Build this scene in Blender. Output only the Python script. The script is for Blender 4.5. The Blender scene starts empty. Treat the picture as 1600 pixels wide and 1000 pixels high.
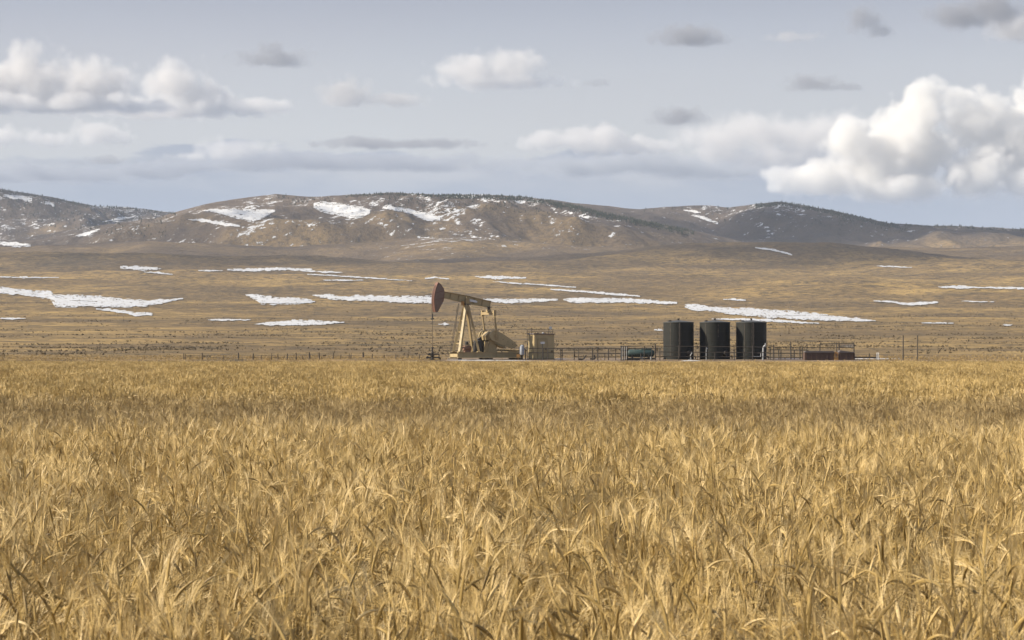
import bpy, math, random
import numpy as np

sc = bpy.context.scene
COL = sc.collection
R = math.radians

# ------------------------------------------------------------------ camera, sky, sun, exposure
F = 3778.0            # focal length in photo pixels (85 mm on a 36 mm sensor, 1600 px wide)
ZC, YH = 1.85, 548.0  # eye height in metres, row of the level line of sight in the photo

cam = bpy.data.cameras.new("camera")
cam.lens, cam.sensor_width, cam.sensor_fit = 85.0, 36.0, 'HORIZONTAL'
cam.shift_y = (YH - 500.0) / 1600.0
cam.clip_start, cam.clip_end = 0.2, 60000.0
cam.dof.use_dof, cam.dof.focus_distance, cam.dof.aperture_fstop = True, 60.0, 15.0
cam_o = bpy.data.objects.new("camera", cam)
cam_o.location, cam_o.rotation_euler = (0, 0, ZC), (R(90), 0, 0)
COL.objects.link(cam_o)
sc.camera = cam_o

SUN_AZ, SUN_EL, SUN_STRENGTH = 263.0, 33.0, 5.0
SKY_STRENGTH = 0.1
EXPOSURE = 0.68
sd = (math.sin(R(SUN_AZ)) * math.cos(R(SUN_EL)), math.cos(R(SUN_AZ)) * math.cos(R(SUN_EL)), math.sin(R(SUN_EL)))
sun = bpy.data.lights.new("sun", 'SUN')
sun.energy, sun.angle, sun.color = SUN_STRENGTH, R(0.6), (1.0, 0.90, 0.73)
sun_o = bpy.data.objects.new("sun", sun)
sun_o.location = (-60, -20, 60)
from mathutils import Vector, Matrix, Euler
sun_o.rotation_euler = Vector(sd).to_track_quat('Z', 'Y').to_euler()
COL.objects.link(sun_o)

sc.render.engine = 'CYCLES'
sc.cycles.use_denoising = True
sc.cycles.denoiser, sc.cycles.denoising_prefilter, sc.cycles.denoising_input_passes = 'OPENIMAGEDENOISE', 'ACCURATE', 'RGB_ALBEDO_NORMAL'
sc.cycles.max_bounces, sc.cycles.diffuse_bounces, sc.cycles.glossy_bounces = 12, 2, 2
sc.cycles.transmission_bounces, sc.cycles.volume_bounces, sc.cycles.transparent_max_bounces = 3, 7, 8
sc.cycles.sample_clamp_indirect = 6.0
sc.cycles.volume_step_rate, sc.cycles.volume_max_steps = 1.8, 256
sc.cycles.caustics_reflective = sc.cycles.caustics_refractive = False
sc.view_settings.view_transform, sc.view_settings.look = 'Standard', 'None'
sc.view_settings.exposure, sc.view_settings.gamma = EXPOSURE, 1.0
sc.view_settings.use_curve_mapping = False


class NT:
    """small node-tree helper"""
    def __init__(s, tree): s.t = tree
    def n(s, typ, ins=None, **kw):
        nd = s.t.nodes.new(typ)
        for k, v in kw.items(): setattr(nd, k, v)
        for k, v in (ins or {}).items(): s.set(nd.inputs[k], v)
        return nd
    def set(s, sock, v):
        if isinstance(v, bpy.types.NodeSocket): s.t.links.new(v, sock)
        elif isinstance(v, bpy.types.Node): s.t.links.new(v.outputs[0], sock)
        else:
            if hasattr(sock.default_value, '__len__') and hasattr(v, '__len__') and len(sock.default_value) == 4 and len(v) == 3: v = (*v, 1.0)
            sock.default_value = v
    def math(s, op, a, b=0.0, c=0.0, clamp=False):
        nd = s.n('ShaderNodeMath', operation=op, use_clamp=clamp)
        s.set(nd.inputs[0], a); s.set(nd.inputs[1], b); s.set(nd.inputs[2], c)
        return nd.outputs[0]
    def vmath(s, op, a, b=(0, 0, 0)):
        nd = s.n('ShaderNodeVectorMath', operation=op)
        s.set(nd.inputs[0], a)
        if op == 'SCALE': s.set(nd.inputs['Scale'], b)
        else: s.set(nd.inputs[1], b)
        return nd.outputs[0]
    def mix(s, f, a, b, blend='MIX'):
        nd = s.n('ShaderNodeMix', data_type='RGBA', blend_type=blend)
        s.set(nd.inputs['Factor'], f)
        s.set(nd.inputs[6], a); s.set(nd.inputs[7], b)
        return nd.outputs[2]
    def step(s, v, a, b, lo=0.0, hi=1.0):
        nd = s.n('ShaderNodeMapRange', interpolation_type='SMOOTHSTEP')
        s.set(nd.inputs[0], v); s.set(nd.inputs[1], a); s.set(nd.inputs[2], b); s.set(nd.inputs[3], lo); s.set(nd.inputs[4], hi)
        return nd.outputs[0]
    def lin(s, v, a, b, lo=0.0, hi=1.0):
        nd = s.n('ShaderNodeMapRange', interpolation_type='LINEAR', clamp=True)
        s.set(nd.inputs[0], v); s.set(nd.inputs[1], a); s.set(nd.inputs[2], b); s.set(nd.inputs[3], lo); s.set(nd.inputs[4], hi)
        return nd.outputs[0]
    def noise(s, vec, scale, detail=4.0, rough=0.55, dist=0.0, dim='3D'):
        nd = s.n('ShaderNodeTexNoise', noise_dimensions=dim)
        s.set(nd.inputs['Vector'], vec); nd.inputs['Scale'].default_value = scale
        nd.inputs['Detail'].default_value = detail; nd.inputs['Roughness'].default_value = rough
        nd.inputs['Distortion'].default_value = dist
        return nd.outputs[0]


def srgb(r, g, b):
    f = lambda c: c / 12.92 if c <= 0.04045 else ((c + 0.055) / 1.055) ** 2.4
    return tuple(f(c / 255.0) for c in (r, g, b))


world = bpy.data.worlds.new("World")
sc.world = world
world.use_nodes = True
world.cycles.sampling_method = 'MANUAL'
world.cycles.sample_map_resolution = 512


def build_sky():
    t = NT(world.node_tree)
    bg = world.node_tree.nodes['Background']
    bg.inputs[1].default_value = SKY_STRENGTH
    K = 2.0 ** -EXPOSURE / SKY_STRENGTH
    sky = t.n('ShaderNodeTexSky', sky_type='NISHITA', sun_disc=False)
    sky.sun_elevation, sky.sun_rotation = R(SUN_EL), R(SUN_AZ)
    sky.air_density, sky.dust_density, sky.ozone_density = 1.0, 0.6, 1.0
    tc = t.n('ShaderNodeTexCoord')
    s = t.n('ShaderNodeSeparateXYZ', {0: tc.outputs['Generated']})
    x, y, z = s.outputs
    h = t.math('SQRT', t.math('ADD', t.math('MULTIPLY', x, x), t.math('MULTIPLY', y, y)))
    az = t.math('ARCTAN2', x, y)
    el = t.math('DIVIDE', z, t.math('MAXIMUM', h, 0.05))
    px = t.math('MULTIPLY', az, F / 100)
    py = t.math('MULTIPLY_ADD', el, -F / 100, YH / 100)
    P = t.n('ShaderNodeCombineXYZ', {0: px, 1: py}).outputs[0]
    # thin high veil over the clear sky: greyer upward, palest lower down
    rp = t.n('ShaderNodeValToRGB', {0: t.lin(py, -1.0, 4.0)})
    cr = rp.color_ramp
    cr.elements[0].position, cr.elements[0].color = 0.0, (*srgb(165, 169, 181), 1)
    cr.elements[1].position, cr.elements[1].color = 1.0, (*srgb(204, 205, 207), 1)
    for p, rgb in ((0.20, (172, 176, 189)), (0.30, (184, 187, 197)), (0.42, (196, 198, 204)), (0.62, (205, 206, 208))):
        e = cr.elements.new(p); e.color = (*srgb(*rgb), 1)
    vn = t.noise(t.vmath('MULTIPLY', P, (0.12, 0.4, 1)), 1.0, 3.0, 0.5)
    base = t.mix(t.lin(vn, 0.3, 0.7, 0.90, 1.0), sky.outputs[0], t.vmath('SCALE', rp.outputs[0], K))
    base = t.mix(t.step(el, 0.20, 0.6, 0.0, 0.9), base, sky.outputs[0])       # overhead the veil thins out
    # low bank of blue-grey stratus with an uneven top, all round the horizon
    bn = t.noise(t.vmath('MULTIPLY', P, (0.30, 1.15, 1)), 1.0, 6.0, 0.58)
    edge = t.math('ADD', py, t.math('MULTIPLY', t.math('SUBTRACT', bn, 0.5), 1.9))
    bank = t.step(edge, 2.38, 2.52, 0.0, 0.94)
    bcol = t.mix(t.lin(bn, 0.42, 0.60), srgb(193, 196, 202), srgb(163, 172, 188))
    bcol = t.mix(t.step(py, 2.6, 3.3, 0.0, 0.8), bcol, srgb(154, 167, 186))
    t.set(bg.inputs[0], t.mix(bank, base, t.vmath('SCALE', bcol, K)))


build_sky()


# ------------------------------------------------------------------ clouds: real volumes 13 to 19 km away
def gn_math(t, op, a, b=0.0, c=0.0): return t.math(op, a, b, c)


def cloud(px_puffs, base, dist, label, colour=(1, 1, 1), dens=0.03, soft=(0.16, 0.52), fluff=0.95, feat=70.0, res=None, seed=0, group="clouds drifting over the hills", fade=9.0, voxel=None):
    m = dist / F
    x0 = min(c[0] - 1.5 * c[2] for c in px_puffs); x1 = max(c[0] + 1.5 * c[2] for c in px_puffs)
    y0 = min(c[1] - 1.65 * c[3] for c in px_puffs); y1 = max(c[1] + 1.3 * c[3] for c in px_puffs)
    y1 = min(y1, base + 8)
    cx, cy = (x0 + x1) / 2, (y0 + y1) / 2
    rd = max(0.5 * (c[2] + c[3]) for c in px_puffs) * 1.4
    lo = Vector(((x0 - cx) * m, -rd * m, (cy - y1) * m)); hi = Vector(((x1 - cx) * m, rd * m, (cy - y0) * m))
    ng = bpy.data.node_groups.new("cloud_density", 'GeometryNodeTree')
    ng.interface.new_socket("Geometry", in_out='INPUT', socket_type='NodeSocketGeometry')
    ng.interface.new_socket("Geometry", in_out='OUTPUT', socket_type='NodeSocketGeometry')
    t = NT(ng)
    go = t.n('NodeGroupOutput')
    pos = t.n('GeometryNodeInputPosition').outputs[0]
    L = feat * m
    off = (seed * 517.3 + 11.0, seed * 91.7, seed * 33.1)
    pn = t.vmath('ADD', t.vmath('SCALE', pos, 1.0 / L), off)
    wn = t.n('ShaderNodeTexNoise', noise_dimensions='3D')
    t.set(wn.inputs['Vector'], pn); wn.inputs['Scale'].default_value = 0.7; wn.inputs['Detail'].default_value = 3.0
    w = t.vmath('SUBTRACT', wn.outputs[1], (0.5, 0.5, 0.5))
    Pw = t.vmath('ADD', pos, t.vmath('SCALE', w, L * 0.55))
    rng = random.Random(seed)
    acc = None
    for c in px_puffs:
        rx, rz = c[2] * 1.45 * m, c[3] * 1.5 * m
        ry = min((rx + rz) / 2, rx, rd * m)
        ctr = ((c[0] - cx) * m, rng.uniform(-0.3, 0.3) * (rd * m - ry * 0.6), (cy - c[1]) * m)
        q = t.n('ShaderNodeVectorMath', operation='LENGTH')
        t.set(q.inputs[0], t.vmath('DIVIDE', t.vmath('SUBTRACT', Pw, ctr), (rx, ry, rz)))
        v = t.math('SUBTRACT', 1.0, q.outputs['Value'])
        if acc is None: acc = v
        else:
            nd = t.n('ShaderNodeMath', operation='SMOOTH_MAX')
            t.set(nd.inputs[0], acc); t.set(nd.inputs[1], v); nd.inputs[2].default_value = 0.1
            acc = nd.outputs[0]
    fb = t.noise(pn, 1.5, 5.0, 0.6)
    vo = t.n('ShaderNodeTexVoronoi', feature='F1', voronoi_dimensions='3D')
    t.set(vo.inputs['Vector'], t.vmath('ADD', pn, t.vmath('SCALE', w, 0.5)))
    vo.inputs['Scale'].default_value = 1.9; vo.inputs['Detail'].default_value = 2.0; vo.inputs['Roughness'].default_value = 0.45
    d = t.math('ADD', acc, t.math('MULTIPLY', t.math('SUBTRACT', fb, 0.5), fluff))
    d = t.math('ADD', d, t.math('MULTIPLY', t.math('SUBTRACT', 0.5, vo.outputs['Distance']), fluff * 0.5))
    den = t.step(d, soft[0], soft[1])
    sz = t.n('ShaderNodeSeparateXYZ', {0: pos})
    zb = t.math('ADD', sz.outputs[2], t.math('MULTIPLY', t.math('SUBTRACT', fb, 0.5), 22 * m))
    den = t.math('MULTIPLY', den, t.step(zb, (cy - base) * m, (cy - base + fade) * m))
    vc = t.n('GeometryNodeVolumeCube')
    t.set(vc.inputs['Density'], den)
    vc.inputs['Min'].default_value, vc.inputs['Max'].default_value = lo, hi
    vox = (voxel or (2.4 if (x1 - x0) > 250 else 1.8)) * m
    for k, nm in enumerate(('Resolution X', 'Resolution Y', 'Resolution Z')):
        vc.inputs[nm].default_value = max(12, int((hi[k] - lo[k]) / (vox if k != 1 else vox * 1.6)))
    mat = bpy.data.materials.new("cloud"); mat.use_nodes = True
    mt = NT(mat.node_tree)
    for nd in list(mat.node_tree.nodes): mat.node_tree.nodes.remove(nd)
    pv = mt.n('ShaderNodeVolumePrincipled', {'Color': colour, 'Density': dens, 'Anisotropy': 0.0})
    out = mt.n('ShaderNodeOutputMaterial'); mt.set(out.inputs['Volume'], pv.outputs[0])
    sm = t.n('GeometryNodeSetMaterial', {'Geometry': vc.outputs[0], 'Material': mat})
    t.set(go.inputs[0], sm.outputs[0])
    vd = bpy.data.volumes.new("cloud")
    o = bpy.data.objects.new("cloud", vd)
    o.location = ((cx - 800) * m, dist, ZC + (YH - cy) * m)
    vd.materials.append(mat)
    md = o.modifiers.new("density", 'NODES'); md.node_group = ng
    COL.objects.link(o)
    o["label"], o["category"], o["group"] = label, "cloud", group
    return o


WARM, PALE, DULL, BLUEGREY = (0.995, 0.99, 0.98), (0.87, 0.855, 0.845), (0.72, 0.705, 0.70), (0.46, 0.465, 0.495)  # darker tints put the shade from higher clouds into the grey clouds' colour
cloud([(1445, 172, 58, 46), (1425, 225, 92, 70), (1370, 258, 85, 55), (1335, 218, 55, 42), (1275, 280, 80, 32), (1390, 292, 115, 34),
       (1528, 185, 64, 50), (1590, 228, 85, 75), (1530, 272, 95, 46), (1600, 282, 90, 40), (1655, 190, 90, 75), (1720, 245, 90, 75)], 328, 15000,
      "towering bright white cumulus cloud above the right end of the hills", (0.985, 0.972, 0.95), 0.013, (0.21, 0.46), seed=1, feat=80, fade=44)
cloud([(1200, 205, 105, 30), (1130, 214, 85, 27), (1285, 208, 80, 34), (1230, 245, 90, 26), (1120, 238, 70, 18)], 268, 16500, "pale grey cloud shelf joining the left of the towering white cumulus", PALE, 0.006, (0.08, 0.62), seed=2)
cloud([(930, 221, 80, 25), (1010, 231, 62, 17), (860, 217, 48, 22)], 249, 15500, "low flat-based white cloud right of centre, above the forested crest", PALE, 0.009, (0.18, 0.45), seed=3)
cloud([(60, 121, 58, 52), (150, 138, 84, 44), (-10, 140, 78, 46), (-110, 130, 88, 55), (120, 165, 165, 18)], 180, 14000, "wide heaped white cloud at the left edge of the sky", PALE, 0.012, seed=4)
cloud([(268, 131, 58, 37), (315, 152, 62, 30), (255, 168, 165, 18), (395, 166, 72, 15)], 186, 14600, "bright puffed cloud with a long flat grey tail, right of the heaped left cloud", PALE, 0.010, seed=5, feat=62)
cloud([(150, 206, 46, 24), (192, 215, 24, 14), (75, 219, 52, 15), (5, 215, 42, 18), (-70, 212, 60, 26)], 234, 15000, "small flat-based white cloud below the heaped left cloud", PALE, 0.009, seed=6, feat=50)
cloud([(735, 110, 60, 33), (808, 104, 52, 29), (775, 129, 112, 14)], 141, 13500, "rounded white cloud with flat base high above the pump jack", PALE, 0.009, seed=7, feat=55)
cloud([(540, 147, 48, 28), (610, 157, 58, 13)], 170, 14500, "faint grey-white cloud scrap left of the rounded central cloud", DULL, 0.009, (0.08, 0.62), seed=8, feat=50)
cloud([(365, 236, 66, 20), (300, 244, 40, 10)], 252, 18000, "faint white cloud mound just above the left hills", PALE, 0.006, (0.08, 0.62), seed=9, feat=50)
cloud([(428, 94, 62, 19), (424, 78, 26, 18)], 106, 12500, "small dark grey peaked cloud above the left hills", BLUEGREY, 0.012, (0.08, 0.62), seed=10, feat=40)
cloud([(1078, 57, 64, 21)], 74, 12500, "oval dark grey cloud high right of centre", BLUEGREY, 0.012, (0.08, 0.62), seed=11, feat=40)
cloud([(1350, 30, 32, 25), (1376, 50, 27, 15)], 66, 12000, "small slanting dark grey cloud near the top right", BLUEGREY, 0.012, (0.08, 0.62), seed=12, feat=40)
cloud([(1500, 26, 58, 26), (1560, 10, 60, 34)], 54, 12000, "large dark grey cloud in the top right corner", BLUEGREY, 0.012, (0.08, 0.62), seed=13, feat=55)
cloud([(1592, 42, 56, 26), (1680, 30, 60, 34)], 70, 12600, "beige-grey cloud tucked under the dark top right corner cloud", DULL, 0.010, (0.08, 0.62), seed=14, feat=55)
cloud([(1265, 130, 46, 16), (1310, 138, 48, 8)], 144, 13000, "small dark grey cloud wisp left above the towering cumulus", BLUEGREY, 0.010, (0.08, 0.62), seed=15, feat=36)
cloud([(1060, 185, 48, 18)], 198, 13000, "small dark grey cloud left of the pale cloud shelf", BLUEGREY, 0.012, (0.08, 0.62), seed=16, feat=36)
cloud([(932, 130, 24, 8)], 140, 13000, "tiny grey cloud wisp right of the rounded central cloud", BLUEGREY, 0.008, (0.08, 0.62), seed=17, feat=26)
cloud([(1240, 57, 46, 9)], 68, 13000, "thin pale grey cloud streak between the dark top right clouds", DULL, 0.005, (0.1, 0.5), seed=18, feat=36)
cloud([(165, 252, 36, 8), (118, 254, 18, 5)], 260, 17000, "thin grey cloud sliver low over the left hills", BLUEGREY, 0.008, (0.1, 0.5), seed=19, feat=30)
cloud([(620, 224, 140, 8)], 234, 17500, "long thin blue-grey cloud streak low above the middle hills", BLUEGREY, 0.008, (0.1, 0.5), seed=20, feat=50)
cloud([(470, 252, 170, 13), (640, 256, 150, 12), (330, 262, 130, 12)], 268, 18500, "broad blue-grey stratus layer low behind the left and middle hills", (0.52, 0.545, 0.60), 0.007, (0.02, 0.6), seed=21, feat=70, voxel=3.5)
cloud([(60, 274, 190, 12), (230, 270, 90, 9)], 284, 18800, "blue-grey stratus layer low over the far left hill", (0.52, 0.545, 0.60), 0.007, (0.02, 0.6), seed=22, feat=70, voxel=3.5)
cloud([(980, 258, 190, 15), (1150, 266, 120, 14)], 280, 18600, "blue-grey stratus layer under the white clouds right of centre", (0.58, 0.605, 0.65), 0.007, (0.02, 0.6), seed=23, feat=70, voxel=3.5)


def shade_cloud(target, span, label, seed, dens=0.012):
    """a cloud standing sunward of the hills it shades, left of the view"""
    p = Vector(target) + Vector(sd) * 2600.0
    k = F / p.y; cx, cy = 800 + p.x * k, YH - (p.z - ZC) * k
    cloud([(cx + dx * k, cy, rx * k, 80 * k) for dx, rx in span], cy + 60 * k, p.y, label, PALE, dens, (0.02, 0.6), fluff=1.1, feat=360, voxel=16 * k, seed=seed)


shade_cloud((640, 4500, 200), ((-150, 420), (350, 520)), "long grey-white cloud left of the view, shading the right hills", 31, 0.010)
shade_cloud((-150, 3250, 140), ((-350, 380), (250, 420)), "low grey-white cloud left of the view, shading the foot of the hills", 32, 0.0017)
shade_cloud((120, 2420, 85), ((-420, 300), (260, 380)), "thin grey-white cloud left of the view, shading the upper plain", 34, 0.0035)
shade_cloud((-1150, 5300, 250), ((0, 520),), "grey-white cloud far left of the view, shading the far left hill", 33, 0.004)


# ------------------------------------------------------------------ mesh helpers
class MB:
    """collects simple solids and links them as one mesh object"""
    def __init__(s): s.v, s.f = [], []
    def add(s, vs, fs):
        o = len(s.v); s.v += [tuple(p) for p in vs]; s.f += [tuple(i + o for i in q) for q in fs]; return s
    def box(s, c, d, rot=None):
        hx, hy, hz = d[0] / 2, d[1] / 2, d[2] / 2
        vs = [Vector((x, y, z)) for x in (-hx, hx) for y in (-hy, hy) for z in (-hz, hz)]
        if rot is not None: vs = [Euler(rot).to_matrix() @ p for p in vs]
        vs = [p + Vector(c) for p in vs]
        return s.add(vs, [(0, 1, 3, 2), (4, 6, 7, 5), (0, 4, 5, 1), (2, 3, 7, 6), (0, 2, 6, 4), (1, 5, 7, 3)])
    def bar(s, a, b, w, h, up=(0, 0, 1)):
        """rectangular bar from a to b; w across, h along up"""
        a, b = Vector(a), Vector(b); d = (b - a).normalized(); u = Vector(up)
        sd_ = d.cross(u).normalized(); u = sd_.cross(d).normalized()
        vs = [p + sd_ * i * w / 2 + u * j * h / 2 for p in (a, b) for i in (-1, 1) for j in (-1, 1)]
        return s.add(vs, [(0, 2, 3, 1), (4, 5, 7, 6), (0, 1, 5, 4), (2, 6, 7, 3), (0, 4, 6, 2), (1, 3, 7, 5)])
    def ibar(s, a, b, w, h, tk=0.05, up=(0, 0, 1)):
        a, b, u = Vector(a), Vector(b), Vector(up)
        d = (b - a).normalized(); sd_ = d.cross(u).normalized(); u = sd_.cross(d).normalized()
        s.bar(a, b, tk, h - 2 * tk, up)
        for k in (-1, 1):
            o = u * k * (h / 2 - tk / 2)
            s.bar(a + o, b + o, w, tk, up)
        return s
    def tube(s, a, b, r0, r1=None, n=8, cap=True):
        a, b = Vector(a), Vector(b); r1 = r0 if r1 is None else r1
        d = (b - a).normalized(); q = d.orthogonal().normalized(); w = d.cross(q)
        vs = [p + (q * math.cos(t) + w * math.sin(t)) * r for p, r in ((a, r0), (b, r1)) for t in [2 * math.pi * k / n for k in range(n)]]
        fs = [(k, (k + 1) % n, n + (k + 1) % n, n + k) for k in range(n)]
        if cap: fs += [tuple(range(n - 1, -1, -1)), tuple(range(n, 2 * n))]
        return s.add(vs, fs)
    def path(s, pts, r, n=6):
        for a, b in zip(pts[:-1], pts[1:]): s.tube(a, b, r, r, n)
        return s
    def lathe(s, prof, n=32, axis='z', c=(0, 0, 0)):
        vs, fs = [], []
        for r, h in prof:
            for k in range(n):
                t = 2 * math.pi * k / n
                p = (r * math.cos(t), r * math.sin(t), h) if axis == 'z' else ((h, r * math.cos(t), r * math.sin(t)) if axis == 'x' else (r * math.cos(t), h, r * math.sin(t)))
                vs.append((p[0] + c[0], p[1] + c[1], p[2] + c[2]))
        for j in range(len(prof) - 1):
            for k in range(n):
                fs.append((j * n + k, j * n + (k + 1) % n, (j + 1) * n + (k + 1) % n, (j + 1) * n + k))
        fs += [tuple(range(n - 1, -1, -1)), tuple(range((len(prof) - 1) * n, len(prof) * n))]
        return s.add(vs, fs)
    def prism(s, poly, y0, y1):
        """x-z outline extruded from y0 to y1"""
        n = len(poly)
        vs = [(x, y0, z) for x, z in poly] + [(x, y1, z) for x, z in poly]
        fs = [tuple(range(n)), tuple(range(2 * n - 1, n - 1, -1))] + [(k, n + k, n + (k + 1) % n, (k + 1) % n) for k in range(n)]
        return s.add(vs, fs)
    def build(s, name, mat, parent=None, smooth=False, bevel=0.0):
        me = bpy.data.meshes.new(name)
        me.from_pydata(s.v, [], s.f); me.update()
        import bmesh
        bm = bmesh.new(); bm.from_mesh(me); bmesh.ops.recalc_face_normals(bm, faces=bm.faces); bm.to_mesh(me); bm.free()
        me.materials.append(mat)
        o = bpy.data.objects.new(name, me); COL.objects.link(o)
        if parent: o.parent = parent
        if smooth:
            me.polygons.foreach_set('use_smooth', [True] * len(me.polygons))
            try: me.set_sharp_from_angle(angle=R(35))
            except Exception: pass
        if bevel:
            b = o.modifiers.new('bevel', 'BEVEL'); b.width, b.segments, b.limit_method = bevel, 2, 'ANGLE'
        return o


def tag(o, label=None, cat=None, group=None, kind=None):
    for k, v in (('label', label), ('category', cat), ('group', group), ('kind', kind)):
        if v: o[k] = v
    return o


def empty(name, loc, rz=0.0):
    o = bpy.data.objects.new(name, None); o.location, o.rotation_euler = loc, (0, 0, rz)
    o.empty_display_size = 0.3
    COL.objects.link(o); return o


def np_mesh(name, verts, faces, mat, attrs=None, smooth=True):
    me = bpy.data.meshes.new(name)
    verts = np.asarray(verts, np.float32); faces = np.asarray(faces, np.int32)
    k = faces.shape[1]
    me.vertices.add(len(verts)); me.vertices.foreach_set('co', verts.ravel())
    me.loops.add(faces.size); me.loops.foreach_set('vertex_index', faces.ravel())
    me.polygons.add(len(faces))
    me.polygons.foreach_set('loop_start', np.arange(0, faces.size, k, dtype=np.int32))
    if smooth: me.polygons.foreach_set('use_smooth', np.ones(len(faces), bool))
    for nm, arr in (attrs or {}).items():
        a = me.attributes.new(nm, 'FLOAT', 'POINT'); a.data.foreach_set('value', np.asarray(arr, np.float32).ravel())
    me.update(calc_edges=True); me.validate()
    if mat: me.materials.append(mat)
    return me


def link(name, me, parent=None):
    o = bpy.data.objects.new(name, me); COL.objects.link(o)
    if parent: o.parent = parent
    return o


# ------------------------------------------------------------------ noise for the terrain
_rs = np.random.RandomState(5)
_perm = np.concatenate([_rs.permutation(256)] * 3)
_ga = _rs.rand(256) * 2 * np.pi
_gx, _gy = np.cos(_ga), np.sin(_ga)


def pnoise(x, y, seed=0):
    x = np.asarray(x, float) + seed * 17.31; y = np.asarray(y, float) + seed * 7.77
    xi, yi = np.floor(x).astype(int), np.floor(y).astype(int)
    xf, yf = x - xi, y - yi
    u, v = xf * xf * xf * (xf * (xf * 6 - 15) + 10), yf * yf * yf * (yf * (yf * 6 - 15) + 10)
    def g(ix, iy, dx, dy):
        h = _perm[_perm[ix & 255] + (iy & 255)]
        return _gx[h] * dx + _gy[h] * dy
    a, b = g(xi, yi, xf, yf), g(xi + 1, yi, xf - 1, yf)
    c, d = g(xi, yi + 1, xf, yf - 1), g(xi + 1, yi + 1, xf - 1, yf - 1)
    return (a + u * (b - a)) * (1 - v) + (c + u * (d - c)) * v


def fbm(x, y, o=4, seed=0, gain=0.5):
    s, a, n = 0, 1.0, 0
    for k in range(o):
        s = s + a * pnoise(x * 2 ** k, y * 2 ** k, seed + k); n += a; a *= gain
    return s / n * 1.6


def ridged(x, y, o=4, seed=0, gain=0.5):
    s, a, n = 0, 1.0, 0
    for k in range(o):
        s = s + a * (1 - 2.2 * np.abs(pnoise(x * 2 ** k, y * 2 ** k, seed + k))); n += a; a *= gain
    return s / n


def sstep(x, a, b):
    t = np.clip((x - a) / (b - a), 0, 1); return t * t * (3 - 2 * t)


# ------------------------------------------------------------------ materials
def material(name):
    m = bpy.data.materials.new(name); m.use_nodes = True
    t = NT(m.node_tree)
    return m, t, m.node_tree.nodes['Principled BSDF']


def paint(name, col, rough=0.55, metal=0.0, wear=(0.12, 0.075, 0.045), amount=0.35, scale=1.6, grime=0.25, bump=0.0):
    """weathered painted steel: uneven tone, rust or grime blotches"""
    m, t, b = material(name)
    p = t.n('ShaderNodeTexCoord').outputs['Object']
    n1 = t.noise(p, scale, 6.0, 0.65); n2 = t.noise(t.vmath('MULTIPLY', p, (3.0, 3.0, 0.5)), scale * 1.4, 5.0, 0.6)
    c = t.mix(t.lin(n2, 0.3, 0.75, 0.0, grime), col, tuple(v * 0.55 for v in col))
    c = t.mix(t.lin(n1, 0.54, 0.74, 0.0, amount), c, wear)
    t.set(b.inputs['Base Color'], c)
    t.set(b.inputs['Roughness'], t.lin(n1, 0.3, 0.7, rough - 0.1, rough + 0.2))
    b.inputs['Metallic'].default_value = metal
    if bump:
        bp = t.n('ShaderNodeBump', {'Height': n1, 'Strength': bump, 'Distance': 0.02}); t.set(b.inputs['Normal'], bp.outputs[0])
    return m


BEIGE = paint("beige_paint", (0.42, 0.33, 0.18), 0.5, amount=0.25)
BEIGE_D = paint("beige_paint_worn", (0.37, 0.275, 0.14), 0.55, amount=0.45)
SHED = paint("shed_paint", (0.50, 0.395, 0.22), 0.6, amount=0.15, scale=0.8)
HEADRED = paint("head_red", (0.185, 0.088, 0.06), 0.55, amount=0.3)
HEADBROWN = paint("head_plate", (0.22, 0.15, 0.118), 0.6, amount=0.4)
DARK = paint("dark_steel", (0.035, 0.03, 0.026), 0.5, amount=0.4, wear=(0.10, 0.055, 0.03))
PIPE = paint("pipe_steel", (0.05, 0.04, 0.032), 0.55, amount=0.5, wear=(0.12, 0.07, 0.04))
TANK = paint("tank_black", (0.024, 0.0245, 0.021), 0.5, amount=0.15, wear=(0.055, 0.05, 0.04), scale=0.5, grime=0.45)
TANKTOP = paint("tank_roof", (0.06, 0.06, 0.055), 0.5, amount=0.4, wear=(0.12, 0.11, 0.10), scale=0.8)
TANK.node_tree.nodes['Principled BSDF'].inputs['Specular IOR Level'].default_value = 0.22
STAIN = paint("tank_streak", (0.075, 0.062, 0.045), 0.6, amount=0.5, wear=(0.05, 0.045, 0.04), scale=2.0)
TEAL = paint("teal_paint", (0.038, 0.066, 0.06), 0.5, amount=0.35, scale=1.2)
RUST = paint("rust_steel", (0.098, 0.058, 0.043), 0.65, amount=0.5, wear=(0.055, 0.035, 0.03), scale=1.2)
LID = paint("lid_steel", (0.12, 0.10, 0.10), 0.5, amount=0.4, wear=(0.2, 0.17, 0.15))
ORANGE = paint("ochre_box", (0.42, 0.22, 0.07), 0.6, amount=0.3)
SILVER = paint("galvanised", (0.45, 0.46, 0.47), 0.4, metal=0.3, wear=(0.25, 0.23, 0.21))
WHITE = paint("white_sign", (0.72, 0.73, 0.75), 0.5, wear=(0.4, 0.38, 0.35), amount=0.3)
WRAP = paint("pale_wrap", (0.36, 0.38, 0.42), 0.7, wear=(0.2, 0.2, 0.22), amount=0.5, scale=3.0)
WOOD = paint("weathered_wood", (0.10, 0.08, 0.06), 0.85, wear=(0.05, 0.04, 0.03), amount=0.5, scale=4.0)
REDDISH = paint("motor_red", (0.24, 0.13, 0.085), 0.6, amount=0.4)


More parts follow.
